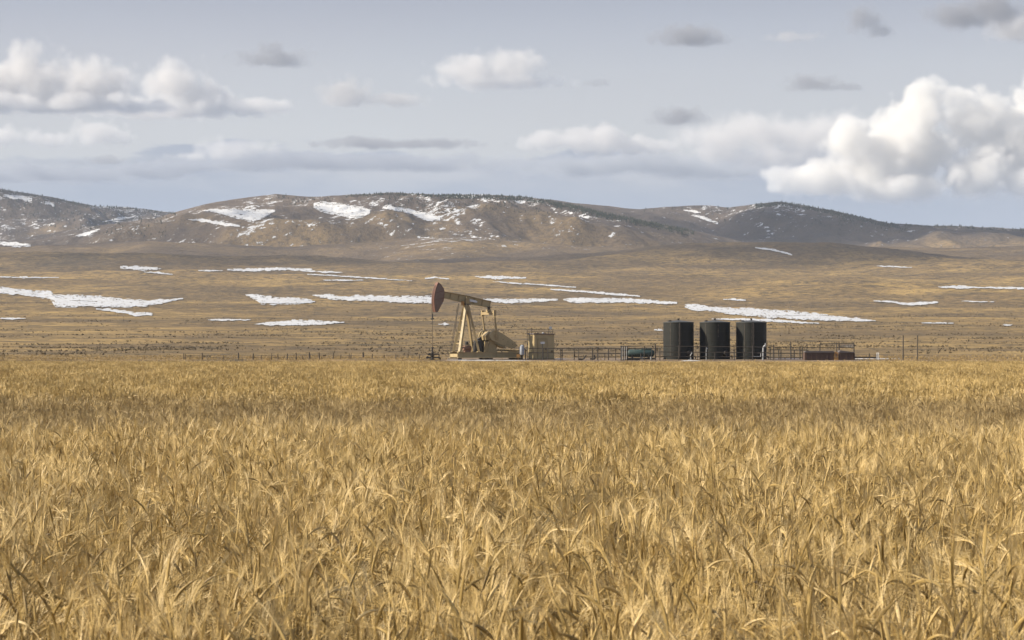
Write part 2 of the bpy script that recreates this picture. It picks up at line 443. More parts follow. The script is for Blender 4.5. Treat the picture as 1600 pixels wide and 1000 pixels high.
def terrain_material():
    m, t, b = material("terrain")
    p = t.n('ShaderNodeNewGeometry').outputs['Position']
    at = lambda n: t.n('ShaderNodeAttribute', attribute_name=n).outputs['Fac']
    hill, field, snowp, shrub, bare = at('hill'), at('field'), at('snowp'), at('shrub'), at('bare')
    big = t.noise(p, 0.0045, 5.0, 0.55); mid = t.noise(p, 0.022, 6.0, 0.62)
    fine = t.noise(p, 0.16, 6.0, 0.68); tiny = t.noise(p, 1.4, 4.0, 0.65)
    # dry prairie grass, gold to drab, with grey-brown sage flats
    g = t.mix(t.lin(mid, 0.36, 0.62), (0.42, 0.287, 0.118), (0.22, 0.152, 0.078))
    g = t.mix(t.lin(big, 0.45, 0.58, 0.0, 0.85), g, (0.165, 0.118, 0.069))
    g = t.mix(t.lin(fine, 0.49, 0.60, 0.0, 0.85), g, (0.10, 0.08, 0.055))
    g = t.mix(t.lin(fine, 0.44, 0.30, 0.0, 0.55), g, (0.43, 0.30, 0.14))
    g = t.mix(t.math('MULTIPLY', t.lin(tiny, 0.52, 0.68), 0.5), g, (0.105, 0.08, 0.05))
    # shrub-dark flats
    # hills: thin brown grass, dark scree and brush
    hm = t.mix(t.lin(mid, 0.36, 0.64), (0.122, 0.096, 0.076), (0.068, 0.058, 0.053))
    hm = t.mix(t.lin(big, 0.40, 0.62, 0.0, 0.7), hm, (0.062, 0.051, 0.046))
    hm = t.mix(t.lin(fine, 0.50, 0.68, 0.0, 0.7), hm, (0.042, 0.037, 0.034))
    hm = t.mix(t.math('MULTIPLY', bare, 0.75), hm, (0.155, 0.117, 0.086))
    c = t.mix(hill, g, hm)
    c = t.mix(t.math('MULTIPLY', shrub, t.lin(fine, 0.36, 0.60, 0.25, 1.0)), c, (0.07, 0.06, 0.048))
    # soil between the barley rows
    c = t.mix(field, c, t.mix(t.lin(tiny, 0.35, 0.65), (0.07, 0.05, 0.03), (0.13, 0.09, 0.05)))
    # wind-scoured remnants of snow
    sn = t.noise(p, 0.045, 8.0, 0.74, 0.4)
    sv = t.math('ADD', t.math('MULTIPLY', sn, 0.62), t.math('MULTIPLY', fine, 0.38))
    thr = t.math('SUBTRACT', 0.71, t.math('MULTIPLY', snowp, 0.20))
    sf = t.step(t.math('SUBTRACT', sv, thr), 0.0, 0.022)
    c = t.mix(sf, c, (0.57, 0.58, 0.60))
    t.set(b.inputs['Base Color'], c)
    b.inputs['Roughness'].default_value = 0.95; b.inputs['Specular IOR Level'].default_value = 0.12
    hh = t.math('ADD', t.math('MULTIPLY', fine, 3.2), t.math('MULTIPLY', tiny, 0.35))
    hh = t.math('ADD', hh, t.math('MULTIPLY', t.math('MULTIPLY', mid, hill), 17.0))
    bp = t.n('ShaderNodeBump', {'Height': hh, 'Strength': 0.9, 'Distance': 0.55})
    t.set(b.inputs['Normal'], bp.outputs[0])
    return m


TERRAIN = terrain_material()


def snow_material():
    m, t, b = material("snow")
    p = t.n('ShaderNodeNewGeometry').outputs['Position']
    n = t.noise(p, 0.25, 6.0, 0.65); n3 = t.noise(p, 0.9, 5.0, 0.7)
    t.set(b.inputs['Base Color'], t.mix(t.lin(n3, 0.58, 0.68, 0.0, 0.8), t.mix(t.lin(n, 0.45, 0.70, 0.0, 0.75), (0.58, 0.59, 0.615), (0.40, 0.36, 0.30)), (0.24, 0.18, 0.11)))
    b.inputs['Roughness'].default_value = 0.7; b.inputs['Specular IOR Level'].default_value = 0.3
    bp = t.n('ShaderNodeBump', {'Height': n, 'Strength': 0.5, 'Distance': 0.4}); t.set(b.inputs['Normal'], bp.outputs[0])
    return m


SNOW = snow_material()

# ------------------------------------------------------------------ ground: one sheet, flat crop land rising to rolling prairie
PROF_R = [0, 100, 262, 266, 290, 312, 420, 560, 800, 1100, 1400, 1750, 2100, 2600, 3000, 3400, 4200, 9000]
PROF_Z = [0, -0.13, -0.35, -0.34, 0.775, 0.90, 2.2, 4.5, 9.9, 18.7, 30.7, 47, 66, 92, 108, 114, 116, 118]
SWELLS = [  # photo column, distance, half width, half depth, height
    (1150, 2500, 190, 210, 16), (760, 2650, 260, 160, 6), (80, 2350, 120, 120, 10), (330, 1750, 220, 120, 4.5), (1000, 1500, 150, 110, 4.0),
    (1480, 1450, 160, 140, 5.0), (600, 1150, 90, 80, 2.2), (140, 1150, 90, 70, 2.4), (1300, 900, 60, 70, 1.3), (480, 850, 60, 50, 1.0), (900, 2050, 150, 110, 6.0), (1560, 2200, 140, 140, 8), (300, 2450, 240, 120, 8), (1380, 2500, 200, 130, 9), (620, 2320, 180, 110, 7), (-60, 2600, 200, 140, 12), (980, 2500, 160, 110, 6), (240, 2000, 120, 90, 5), (1250, 1850, 130, 90, 5)]


def hsmooth(r):
    z = np.interp(r, PROF_R, PROF_Z)
    k = sstep(r, 340, 480)
    zs = sum(np.interp(r * s, PROF_R, PROF_Z) for s in (0.90, 0.95, 1.0, 1.05, 1.10)) / 5
    return z * (1 - k) + zs * k


def ground_z(x, y):
    r = np.hypot(x, y)
    z = hsmooth(r)
    f1, f2 = sstep(r, 300, 520), sstep(r, 700, 1500)
    z = z + (1 - sstep(r, 240, 266)) * (0.10 * fbm(x / 28, y / 16, 3, 3) - 0.16 * np.exp(-((r - 37 - 4 * fbm(x / 14, y / 40, 2, 8)) / 8.5) ** 2))
    z = z + sstep(r, 296, 330) * 0.06 * fbm(x / 9, y / 9, 3, 21)
    z = z + f1 * (0.34 + 1.3 * f2) * fbm(x / 42, y / 34, 4, 11)
    z = z + f2 * 7.5 * fbm(x / 210, y / 170, 4, 13) * sstep(r, 900, 2400) ** 0.5
    for px, d, w, l, a in SWELLS:
        cx = d * (px - 800) / F
        z = z + a * np.exp(-((x - cx) / w) ** 2 - ((y - d) / l) ** 2)
    # low spoil bank in dead grass left of the well
    z = z + 0.42 * np.exp(-((x + 16.5) / 7.5) ** 2 - ((y - 284.5) / 3.2) ** 2)
    return z


class Surf:
    """polar height sheet seen from the origin: columns of azimuth, rows of distance"""
    def __init__(s, az, r, Z):
        s.az, s.r, s.Z = az, r, Z
        s.X, s.Y = r[None, :] * np.sin(az)[:, None], r[None, :] * np.cos(az)[:, None]
    def rows(s): return YH - (s.Z - ZC) * F / s.Y
    def hit(s, px, py):
        """distance at which the sight line through photo point (px, py) first meets the sheet"""
        px, py = np.atleast_1d(px).astype(float), np.atleast_1d(py).astype(float)
        a = np.arctan((px - 800) / F)
        k = np.clip(np.searchsorted(s.az, a) - 1, 0, len(s.az) - 2)
        w = ((a - s.az[k]) / (s.az[k + 1] - s.az[k]))[:, None]
        rows = s.rows_cache if hasattr(s, 'rows_cache') else s.rows(); s.rows_cache = rows
        q = rows[k] * (1 - w) + rows[k + 1] * w
        ok = (q <= py[:, None])
        j = ok.argmax(1); none = ~ok.any(1) | (a < s.az[0]) | (a > s.az[-1])
        jm = np.clip(j - 1, 0, None); i = np.arange(len(j))
        t = np.where(j > 0, (q[i, jm] - py) / np.maximum(q[i, jm] - q[i, j], 1e-6), 0)
        r = s.r[jm] + np.clip(t, 0, 1) * (s.r[j] - s.r[jm])
        r[none] = 1e9
        return r
    def z_at(s, a, r):
        k = np.clip(np.searchsorted(s.az, a) - 1, 0, len(s.az) - 2); w = (a - s.az[k]) / (s.az[k + 1] - s.az[k])
        j = np.clip(np.searchsorted(s.r, r) - 1, 0, len(s.r) - 2); v = np.clip((r - s.r[j]) / (s.r[j + 1] - s.r[j]), 0, 1)
        Z = s.Z
        return (Z[k, j] * (1 - w) + Z[k + 1, j] * w) * (1 - v) + (Z[k, j + 1] * (1 - w) + Z[k + 1, j + 1] * w) * v
    def mesh(s, name, attrs, wrap=False):
        na, nr = s.Z.shape
        i = np.arange(na * nr).reshape(na, nr)
        a, b = i[:-1], i[1:]
        q = np.stack([a[:, :-1], b[:, :-1], b[:, 1:], a[:, 1:]], -1).reshape(-1, 4)[:, ::-1]
        me = np_mesh(name, np.stack([s.X, s.Y, s.Z], -1).reshape(-1, 3), q, TERRAIN, attrs)
        return link(name, me)


fan = np.linspace(-R(14.5), R(14.5), 620)
side = np.linspace(R(14.5), R(180), 60)[1:]
g_az = np.concatenate([-side[::-1], fan, side])
g_r = np.concatenate([[0.3], np.geomspace(2, 240, 70), np.geomspace(242, 3400, 420), np.geomspace(3440, 9000, 24)])
gx, gy = g_r[None, :] * np.sin(g_az)[:, None], g_r[None, :] * np.cos(g_az)[:, None]
G = Surf(g_az, g_r, ground_z(gx, gy))


def hill_attrs(S, x, y, snow, bare, foot=None):
    return dict(hill=np.ones_like(x) if foot is None else foot, field=np.zeros_like(x), snowp=snow, shrub=np.zeros_like(x), bare=bare)


def ground_attrs():
    x, y, r = gx, gy, np.hypot(gx, gy)
    px = 800 + F * x / np.maximum(np.abs(y), 1)
    hill = sstep(r + 420 * fbm(x / 320, y / 260, 4, 31), 1900, 3050)
    snow = 0.30 * sstep(r, 700, 1200) + 0.22 * fbm(x / 160, y / 160, 2, 33) * sstep(r, 600, 1000)
    shrub = np.clip(0.22 + 1.3 * fbm(x / 75, y / 60, 4, 35), 0, 1) * sstep(r, 300, 330) * 0.75
    shrub = np.maximum(shrub, 0.9 * np.exp(-((px - 90) / 110) ** 2 - ((r - 2330) / 130) ** 2))
    return dict(hill=hill, field=1 - sstep(r, 262, 270), snowp=np.clip(snow, 0, 1), shrub=shrub, bare=np.zeros_like(x))


tag(G.mesh('ground', ground_attrs()), kind='structure')


# ------------------------------------------------------------------ hills: three ridges with their own skylines
def make_hill(name, sky_pts, r0, r_ridge, r1, n_az, n_r, lim, seed, gully, bare_fn, snow_fn, spur=1.0, tan=0.0):
    pxs = np.array([p[0] for p in sky_pts], float); pys = np.array([p[1] for p in sky_pts], float)
    az = np.linspace(np.arctan((lim[0] - 800) / F), np.arctan((lim[1] - 800) / F), n_az)
    r = np.concatenate([np.linspace(r0, r_ridge, int(n_r * 0.8)), np.linspace(r_ridge, r1, n_r - int(n_r * 0.8) + 1)[1:]])
    A, RR = np.meshgrid(az, r, indexing='ij')
    x, y = RR * np.sin(A), RR * np.cos(A)
    px = 800 + F * np.tan(A)
    row = np.interp(px, pxs, pys) + 1.2 * fbm(px / 60, px * 0, 3, seed + 3)
    rr = r_ridge * (1 + 0.05 * fbm(px / 260, px * 0, 2, seed + 5))
    top = ZC + (YH - row) * rr * np.cos(A) / F
    foot = hsmooth(np.full_like(RR, r0)) - 6
    tt = np.clip((RR - r0) / (rr - r0), 0, 1)
    st_ = 0.10 + 0.10 * fbm(px / 130, px * 0, 2, seed + 23)
    tt = np.clip((tt - st_) / (1 - st_), 0, 1)
    rise = 0.62 * tt ** 1.6 + 0.38 * sstep(tt, 0.0, 1.0) ** 1.1
    back = np.clip((RR - rr) / (r1 - rr), 0, 1)
    z = foot + (top - foot) * rise - back ** 1.5 * (top - foot) * 0.9
    w = np.sin(np.pi * np.clip(tt, 0, 1)) ** 0.7 * (1 - back) * (0.12 + 0.88 * sstep(tt, 0.05, 0.5))
    warp = 90 * fbm(x / 420, y / 420, 2, seed + 9)
    n = ridged((x + warp + 0.35 * y) / 420, (y + warp) / 760, 5, seed, 0.52)
    n2 = fbm(x / 150, y / 170, 4, seed + 17)
    h = np.maximum(top - foot, 5)
    z = z + w * (gully * (n - 0.25) * h * 0.38 + n2 * 0.09 * h)
    z = z + w * spur * 0.10 * h * np.sin((x + 0.5 * y + 2 * warp) / 210)
    # keep the skyline where it stands: scale each column so its highest sight line meets the wanted row
    app = (z - ZC) / y
    want = (YH - row[:, 0]) / F
    j = app.argmax(1); zi = z[np.arange(len(j)), j]; yi = y[np.arange(len(j)), j]; fi = foot[:, 0]
    k = (want * yi + ZC - fi) / np.maximum(zi - fi, 1)
    kk = np.convolve(np.pad(k, 6, mode='edge'), np.ones(13) / 13, 'valid') * 0.3 + k * 0.7
    z = foot + (z - foot) * kk[:, None]
    S = Surf(az, r, z)
    slope = np.gradient(z, axis=0) / np.gradient(x, axis=0)
    o = S.mesh(name, hill_attrs(S, x, y, np.clip(snow_fn(px, tt, slope, n, x, y), 0, 1), np.clip(bare_fn(px, tt, slope, n, x, y), 0, 1), np.clip(0.25 + 1.35 * tt + 0.6 * fbm(x / 200, y / 200, 3, 66), 0, 1) if not tan else np.clip(tan + 0.55 * tt + 0.55 * fbm(x / 190, y / 150, 4, 67), 0, 1)))
    tag(o, kind='structure')
    return S


def bare_a(px, tt, sl, n, x, y):
    return 0.15 + 0.75 * np.exp(-((px - 400) / 170) ** 2) * sstep(tt, 0.35, 0.8) + 0.5 * sstep(-sl, 0.02, 0.25) + 0.5 * fbm(x / 240, y / 240, 3, 51) + 0.35 * np.exp(-((px - 760) / 120) ** 2) * sstep(tt, .5, .9)


def snow_a(px, tt, sl, n, x, y):
    s = 0.83 + 0.45 * fbm(x / 300, y / 260, 2, 53) + 0.30 * sstep(sl, 0.0, 0.2)
    return s * (0.62 + 0.3 * np.exp(-((px - 700) / 330) ** 2)) * (0.85 + 0.15 * tt)


A_SKY = [(-900, 392), (-400, 385), (-60, 382), (0, 375), (60, 368), (120, 357), (180, 349), (240, 341), (270, 332), (320, 319), (360, 312), (400, 307), (430, 303), (480, 307), (510, 307), (560, 303),
         (610, 301), (660, 303), (700, 304), (760, 304), (820, 307), (860, 313), (900, 321), (950, 333), (1000, 343), (1070, 357), (1150, 375), (1240, 396), (1300, 410), (2600, 430)]
B_SKY = [(500, 380), (760, 330), (820, 312), (860, 311), (900, 317), (950, 322), (1000, 327), (1040, 323), (1100, 320), (1140, 324), (1180, 319), (1220, 315), (1260, 321), (1300, 329), (1340, 338), (1390, 349),
         (1430, 351), (1500, 353), (1560, 356), (1600, 358), (1800, 352), (2200, 340), (2600, 350)]
C_SKY = [(-1000, 330), (-500, 300), (-200, 285), (-60, 289), (0, 295), (60, 304), (100, 313), (150, 321), (200, 324), (270, 332), (330, 350), (420, 375), (600, 395)]
HC = make_hill('hill', C_SKY, 4300, 5600, 6800, 300, 130, (-950, 560), 71, 1.0, lambda px, tt, sl, n, x, y: 0.1 * np.ones_like(px), lambda px, tt, sl, n, x, y: 0.76 + 0.4 * fbm(x / 300, y / 300, 3, 57) + 0.15 * tt)
HB = make_hill('hill', B_SKY, 3500, 4900, 6200, 420, 150, (520, 2500), 83, 1.0, lambda px, tt, sl, n, x, y: 0.2 + 0.5 * fbm(x / 260, y / 260, 3, 59) + 0.4 * sstep(-sl, 0.02, 0.25) + 0.2 * np.exp(-((px - 1090) / 60) ** 2), lambda px, tt, sl, n, x, y: (0.62 + 0.5 * fbm(x / 280, y / 280, 3, 61)) * (0.7 + 0.4 * tt) + 0.18 * np.exp(-((px - 1240) / 90) ** 2))
HA = make_hill('hill', A_SKY, 2450, 3900, 4700, 900, 260, (-880, 1700), 97, 1.0, bare_a, snow_a)
L_SKY = [(-900, 396), (-200, 388), (0, 386), (120, 381), (230, 377), (320, 380), (430, 386), (540, 380), (640, 373), (730, 370), (820, 377), (930, 386), (1040, 389), (1150, 393), (1260, 390), (1370, 385), (1480, 388), (1600, 384), (1900, 380), (2500, 388)]
HL = make_hill('foothill', L_SKY, 2250, 3150, 3900, 520, 120, (-880, 2300), 113, 0.55, lambda px, tt, sl, n, x, y: 0.35 + 0.6 * fbm(x / 200, y / 160, 3, 63) + 0.4 * sstep(-sl, 0.0, 0.2), lambda px, tt, sl, n, x, y: (0.60 + 0.45 * fbm(x / 220, y / 200, 3, 64)) * (0.6 + 0.5 * np.exp(-((px - 720) / 260) ** 2)), 0.8, 0.25)
# one far blue summit showing over the right shoulder
far_az = np.linspace(np.arctan((1250 - 800) / F), np.arctan((1560 - 800) / F), 60); far_r = np.linspace(12500, 15500, 20)
FA, FR = np.meshgrid(far_az, far_r, indexing='ij'); fpx = 800 + F * np.tan(FA)
fz = ZC + (YH - np.interp(fpx, [1250, 1370, 1385, 1405, 1420, 1440, 1560], [375, 352, 347.5, 344.5, 346, 351, 370])) * 14000 * np.cos(FA) / F
fz = 100 + (fz - 100) * np.clip(1 - np.abs(FR - 14000) / 1500, 0, 1) ** 0.8
FARH = Surf(far_az, far_r, fz)
fxx, fyy = FARH.X, FARH.Y
tag(FARH.mesh('hill', hill_attrs(FARH, fxx, fyy, np.zeros_like(fxx), np.zeros_like(fxx))), kind='structure')
SURFS = [G, HL, HA, HB, HC]


def project(px, py):
    """world points on whichever sheet the sight line meets first"""
    px, py = np.atleast_1d(px).astype(float), np.atleast_1d(py).astype(float)
    rs = np.stack([S.hit(px, py) for S in SURFS])
    k = rs.argmin(0); r = rs.min(0); a = np.arctan((px - 800) / F)
    z = np.zeros_like(r)
    for i, S in enumerate(SURFS):
        q = (k == i) & (r < 1e8)
        if q.any(): z[q] = S.z_at(a[q], r[q])
    return r * np.sin(a), r * np.cos(a), z, r


# ------------------------------------------------------------------ lying snow
def snow_geometry(cols, seed, rough=1.0, step=1.0, hole=0.31):
    c = np.array(cols, float)
    xs = np.arange(c[0, 0], c[-1, 0] + 0.1, step)
    t = np.interp(xs, c[:, 0], c[:, 1]); b = np.interp(xs, c[:, 0], c[:, 2])
    th = np.maximum(b - t, 0.35)
    amp = np.minimum(2.4, th * 0.45) * rough
    t = t + amp * fbm(xs / 16, xs * 0 + seed, 4, seed, 0.65); b = b + amp * fbm(xs / 13, xs * 0 + seed, 4, seed + 4, 0.65)
    V, Fc = [], []
    ny = int(np.clip(np.ceil(th.max() / 0.6), 5, 34)) + 1
    S = np.linspace(0, 1, ny)
    PX = np.repeat(xs[:, None], ny, 1); PY = t[:, None] + (b - t)[:, None] * S[None, :]
    x, y, z, r = project(PX.ravel(), PY.ravel())
    r2 = r.reshape(PX.shape)
    z = z + 0.05 + 0.00022 * r
    e_ = np.minimum(S, 1 - S)[None, :] * 2; ex_ = np.clip(np.minimum(xs - xs[0], xs[-1] - xs) / 14, 0, 1)[:, None]
    dead = fbm(PX / 9, PY / 1.5, 4, seed + 9, 0.65) > hole * (0.12 + 1.1 * np.minimum(e_ * 1.6, 1) * (0.35 + 0.65 * ex_))
    idx = np.arange(PX.size).reshape(PX.shape)
    a, bq, cq, d = idx[:-1, :-1], idx[1:, :-1], idx[1:, 1:], idx[:-1, 1:]
    rr = np.stack([r2[:-1, :-1], r2[1:, :-1], r2[1:, 1:], r2[:-1, 1:]])
    ok = (rr.max(0) / rr.min(0) < 1.07) & (rr.max(0) < 1e8) & ~dead[:-1, :-1] & (b > t)[:-1, None] & (b > t)[1:, None]
    q = np.stack([a, bq, cq, d], -1)[ok]
    return np.stack([x, y, z], -1), q


def compact(v, f):
    u, inv = np.unique(f, return_inverse=True)
    return v[u], inv.reshape(f.shape)


SNOW_PATCHES = [
    ("broad ragged snow patch on the plain at the left edge", [(-60, 447, 456), (0, 449, 459), (40, 453, 463), (78, 455, 468), (86, 461, 481), (110, 461, 482), (135, 462, 479), (165, 464, 481), (200, 468, 481), (235, 470, 479), (262, 468, 473), (286, 466.5, 468)]),
    ("thin broken snow streak just below the broad left snow patch", [(150, 483, 484.5), (170, 482.5, 487), (190, 486, 490), (212, 488, 495), (238, 490, 494)]),
    ("snow patch with pointed left tip, left of the pump jack", [(383, 460.5, 462), (400, 461, 470), (408, 463, 477), (440, 465, 477), (470, 466, 476), (492, 471, 474)]),
    ("long snow strip ending right behind the horse head", [(488, 461, 463), (515, 460.5, 468), (545, 465, 471), (552, 461.5, 470), (580, 462, 471), (620, 463, 474), (655, 463, 475), (690, 464, 474)]),
    ("long snow strip behind the walking beam, right of the pump jack", [(755, 468, 470), (780, 467, 474), (820, 467.5, 474.5), (850, 467, 472), (872, 468, 470)]),
    ("narrow slanting snow strip right of centre, the upper of two", [(860, 452, 453.5), (890, 453.5, 456.5), (930, 456, 459.5), (970, 459.5, 463), (1000, 462.5, 464.5)]),
    ("feathered snow strip right of centre, the lower of two", [(880, 468, 470), (900, 466, 474), (930, 466, 474), (970, 466.5, 474), (1010, 469, 475), (1058, 473, 476)]),
    ("largest snow field, long wedge on the plain behind the three tanks", [(1070, 477, 482), (1088, 476, 487), (1110, 479.5, 487), (1135, 481.5, 491), (1170, 482, 495), (1210, 484.5, 498), (1250, 488, 500), (1300, 493, 502), (1340, 498, 503), (1368, 501.5, 503)]),
    ("thin snow strip just over the tops of the right tanks", [(1112, 498.5, 500), (1160, 498, 501.5), (1205, 499.5, 503.5), (1245, 502.5, 506), (1280, 505.5, 507)]),
    ("lens-shaped snow patch on the plain at far right", [(1365, 470, 471.5), (1395, 470.8, 474.5), (1420, 473.5, 478.5), (1442, 472.5, 478), (1466, 472, 474)]),
    ("low snow patch on the left plain nearest the field", [(398, 507, 508), (430, 503, 510), (470, 500.5, 509.5), (505, 502, 508), (538, 503.5, 505)]),
    ("wide white snow bowl high on the left hill shoulder", [(316, 329, 330), (345, 326.5, 334), (372, 326, 343), (392, 326.5, 348), (410, 328, 343), (430, 328.5, 331)]),
    ("wide white snow slope below the middle hill crest", [(490, 320, 326), (500, 314.5, 331), (525, 317, 337), (548, 321, 342), (566, 323, 340), (578, 328, 334)]),
    ("snow patch on the hillside right of the white snow slope", [(598, 324, 326), (615, 323.5, 330), (640, 327, 334), (660, 333, 344), (675, 335, 347), (688, 341, 345)]),
]
SMALL_SNOW = [
    [(0, 497.5, 499.5), (20, 497, 500), (40, 498, 499)], [(325, 499.5, 501), (350, 499, 502), (392, 500, 501.5)], [(310, 423, 424.5), (330, 422, 425), (348, 423, 424)],
    [(355, 421, 423.5), (400, 420, 425), (440, 418.5, 423), (488, 421, 424.5)], [(472, 423.5, 425), (505, 423.5, 427), (535, 426, 427)], [(480, 428.5, 430), (540, 431.5, 433.5), (600, 435.5, 437.5), (644, 439, 440)],
    [(505, 438, 439), (530, 437.5, 440), (568, 438, 439)], [(188, 416.5, 420), (215, 417, 424), (245, 418, 422), (252, 420, 421)], [(225, 424, 426), (250, 426, 429), (270, 429, 430)], [(0, 432.5, 434), (40, 433, 436), (92, 434, 435)],
    [(664, 435, 436.5), (680, 433, 435.5), (702, 436, 437.5)], [(742, 432.5, 434), (775, 431, 437), (822, 434, 436)], [(770, 440, 441), (800, 442, 444), (850, 445, 447), (900, 449, 450.5)], [(1502, 471, 472), (1525, 471, 473), (1555, 472, 473)],
    [(1370, 415.5, 417), (1395, 416, 418.5), (1425, 418, 419)], [(1466, 448, 450), (1500, 446.5, 452), (1530, 449, 451), (1600, 449.5, 453), (1680, 451, 453)],
    [(1440, 505, 506), (1470, 504.5, 506.5), (1490, 505.5, 506.5)], [(1565, 507.5, 509.5), (1582, 507.5, 510)], [(685, 507, 508), (695, 505.5, 509), (702, 507, 508)], [(1022, 515.5, 517), (1030, 515, 518), (1038, 516, 517)],
    [(1130, 467.5, 469), (1148, 467, 470.5), (1165, 469, 471)], [(294, 343, 344), (320, 343, 348), (345, 347, 353), (375, 352, 356)], [(118, 369, 372), (135, 361, 369), (156, 357.5, 361)], [(0, 378, 384), (25, 379, 387), (48, 383, 386)],
    [(5, 305, 309), (25, 305.5, 312), (50, 309, 318)], [(70, 315, 320), (85, 318, 324)],
    [(1068, 328, 330), (1082, 328.5, 333), (1095, 332, 334)], [(1085, 336, 339), (1105, 341, 347), (1122, 348, 351)], [(1180, 387, 388.5), (1210, 390, 393), (1238, 398, 400)],
    [(160, 347, 348), (185, 341, 345), (210, 338, 340)],
]
for i, (lab, cols) in enumerate(SNOW_PATCHES):
    v, q = compact(*snow_geometry(cols, 100 + i * 7))
    tag(link('snow_patch', np_mesh('snow_patch', v, q, SNOW)), lab, 'snow', 'snow patches left on the land')
vs, fs, off = [], [], 0
for i, cols in enumerate(SMALL_SNOW):
    v, q = snow_geometry(cols, 300 + i * 7, 1.3, hole=0.32)
    if len(q):
        v, q = compact(v, q); vs.append(v); fs.append(q + off); off += len(v)
tag(link('snow', np_mesh('snow', np.concatenate(vs), np.concatenate(fs), SNOW)), 'small scattered remnants of white snow on the plain and hillsides', 'snow', kind='stuff')

# ------------------------------------------------------------------ the well pad and what stands on it
D0 = 290.0
PM = F / D0                                   # photo pixels per metre on the pad
PADZ = float(ground_z(np.array([0.0]), np.array([D0]))[0]) + 0.03


def X(px, d=D0): return (px - 800) * d / F
def Zl(py): return ZC + (YH - py) * D0 / F - PADZ    # height above the pad for a photo row
def gz(x, y): return float(ground_z(np.array([float(x)]), np.array([float(y)]))[0])


def pad_sheet():
    xs = np.linspace(X(682), X(1350), 150); ys = np.linspace(271, 312, 40)
    x, y = np.meshgrid(xs, ys, indexing='ij')
    edge = np.minimum(np.minimum((x - xs[0]) / 5, (xs[-1] - x) / 5), np.minimum((y - ys[0]) / 3, (ys[-1] - y) / 4)) + 0.6 * fbm(x / 5, y / 4, 3, 5)
    z = ground_z(x, y) + 0.03 + 0.05 * fbm(x / 3, y / 2, 3, 6) * (y < 284) - 0.15 * (1 - sstep(edge, 0.0, 0.4))
    i = np.arange(x.size).reshape(x.shape)
    q = np.stack([i[:-1, :-1], i[1:, :-1], i[1:, 1:], i[:-1, 1:]], -1).reshape(-1, 4)
    m, t, b = material("gravel")
    p = t.n('ShaderNodeNewGeometry').outputs['Position']
    n1, n2 = t.noise(p, 0.5, 5.0, 0.65), t.noise(p, 5.0, 4.0, 0.6)
    c = t.mix(t.lin(n1, 0.35, 0.62), (0.22, 0.155, 0.10), (0.13, 0.092, 0.062))
    c = t.mix(t.lin(n2, 0.5, 0.7, 0.0, 0.6), c, (0.36, 0.27, 0.17))
    t.set(b.inputs['Base Color'], c); b.inputs['Roughness'].default_value = 0.95
    bp = t.n('ShaderNodeBump', {'Height': n2, 'Strength': 0.8, 'Distance': 0.08}); t.set(b.inputs['Normal'], bp.outputs[0])
    tag(link('gravel_pad', np_mesh('gravel_pad', np.stack([x, y, z], -1).reshape(-1, 3), q, m)), kind='structure')


pad_sheet()


def pad_snow(lab, x0, x1, d, depth, seed):
    """a thin strip of snow lying on the pad"""
    n, k = max(8, int((x1 - x0) * 4)), 5
    xs = np.linspace(x0, x1, n); s = np.linspace(-1, 1, k)
    prof = np.sqrt(np.clip(1 - ((xs - (x0 + x1) / 2) / ((x1 - x0) / 2)) ** 2, 0.02, 1)) * (0.75 + 0.5 * fbm(xs / 1.3, xs * 0, 3, seed))
    x = np.repeat(xs[:, None], k, 1); y = d + 0.3 * fbm(xs / 3, xs * 0, 2, seed + 1)[:, None] + s[None, :] * depth / 2 * prof[:, None]
    z = ground_z(x, y) + 0.05 + 0.09 * (1 - s[None, :] ** 2) * prof[:, None]
    i = np.arange(x.size).reshape(x.shape); q = np.stack([i[:-1, :-1], i[1:, :-1], i[1:, 1:], i[:-1, 1:]], -1).reshape(-1, 4)
    tag(link('snow_patch', np_mesh('snow_patch', np.stack([x, y, z], -1).reshape(-1, 3), q, SNOW)), lab, 'snow', 'snow strips lying on the well pad')


pad_snow("thin snow strip along the front of the pump jack base", X(699), X(830), 286.8, 0.45, 3)
pad_snow("broken snow strip at the front edge of the pad right of the beige shed", X(878), X(932), 279.5, 0.9, 9)
pad_snow("snow patch at the foot of the beige shed, right side", X(864), X(886), 291.5, 1.4, 14)
pad_snow("snow lying between the right tank and the low rusty tanks", X(1204), X(1256), 291.5, 2.2, 19)
pad_snow("snow strip on the ground right of the low rusty tanks", X(1334), X(1412), 292.5, 1.8, 25)
pad_snow("short snow strip at the feet of the two left tanks", X(1060), X(1092), 285.5, 0.6, 33)


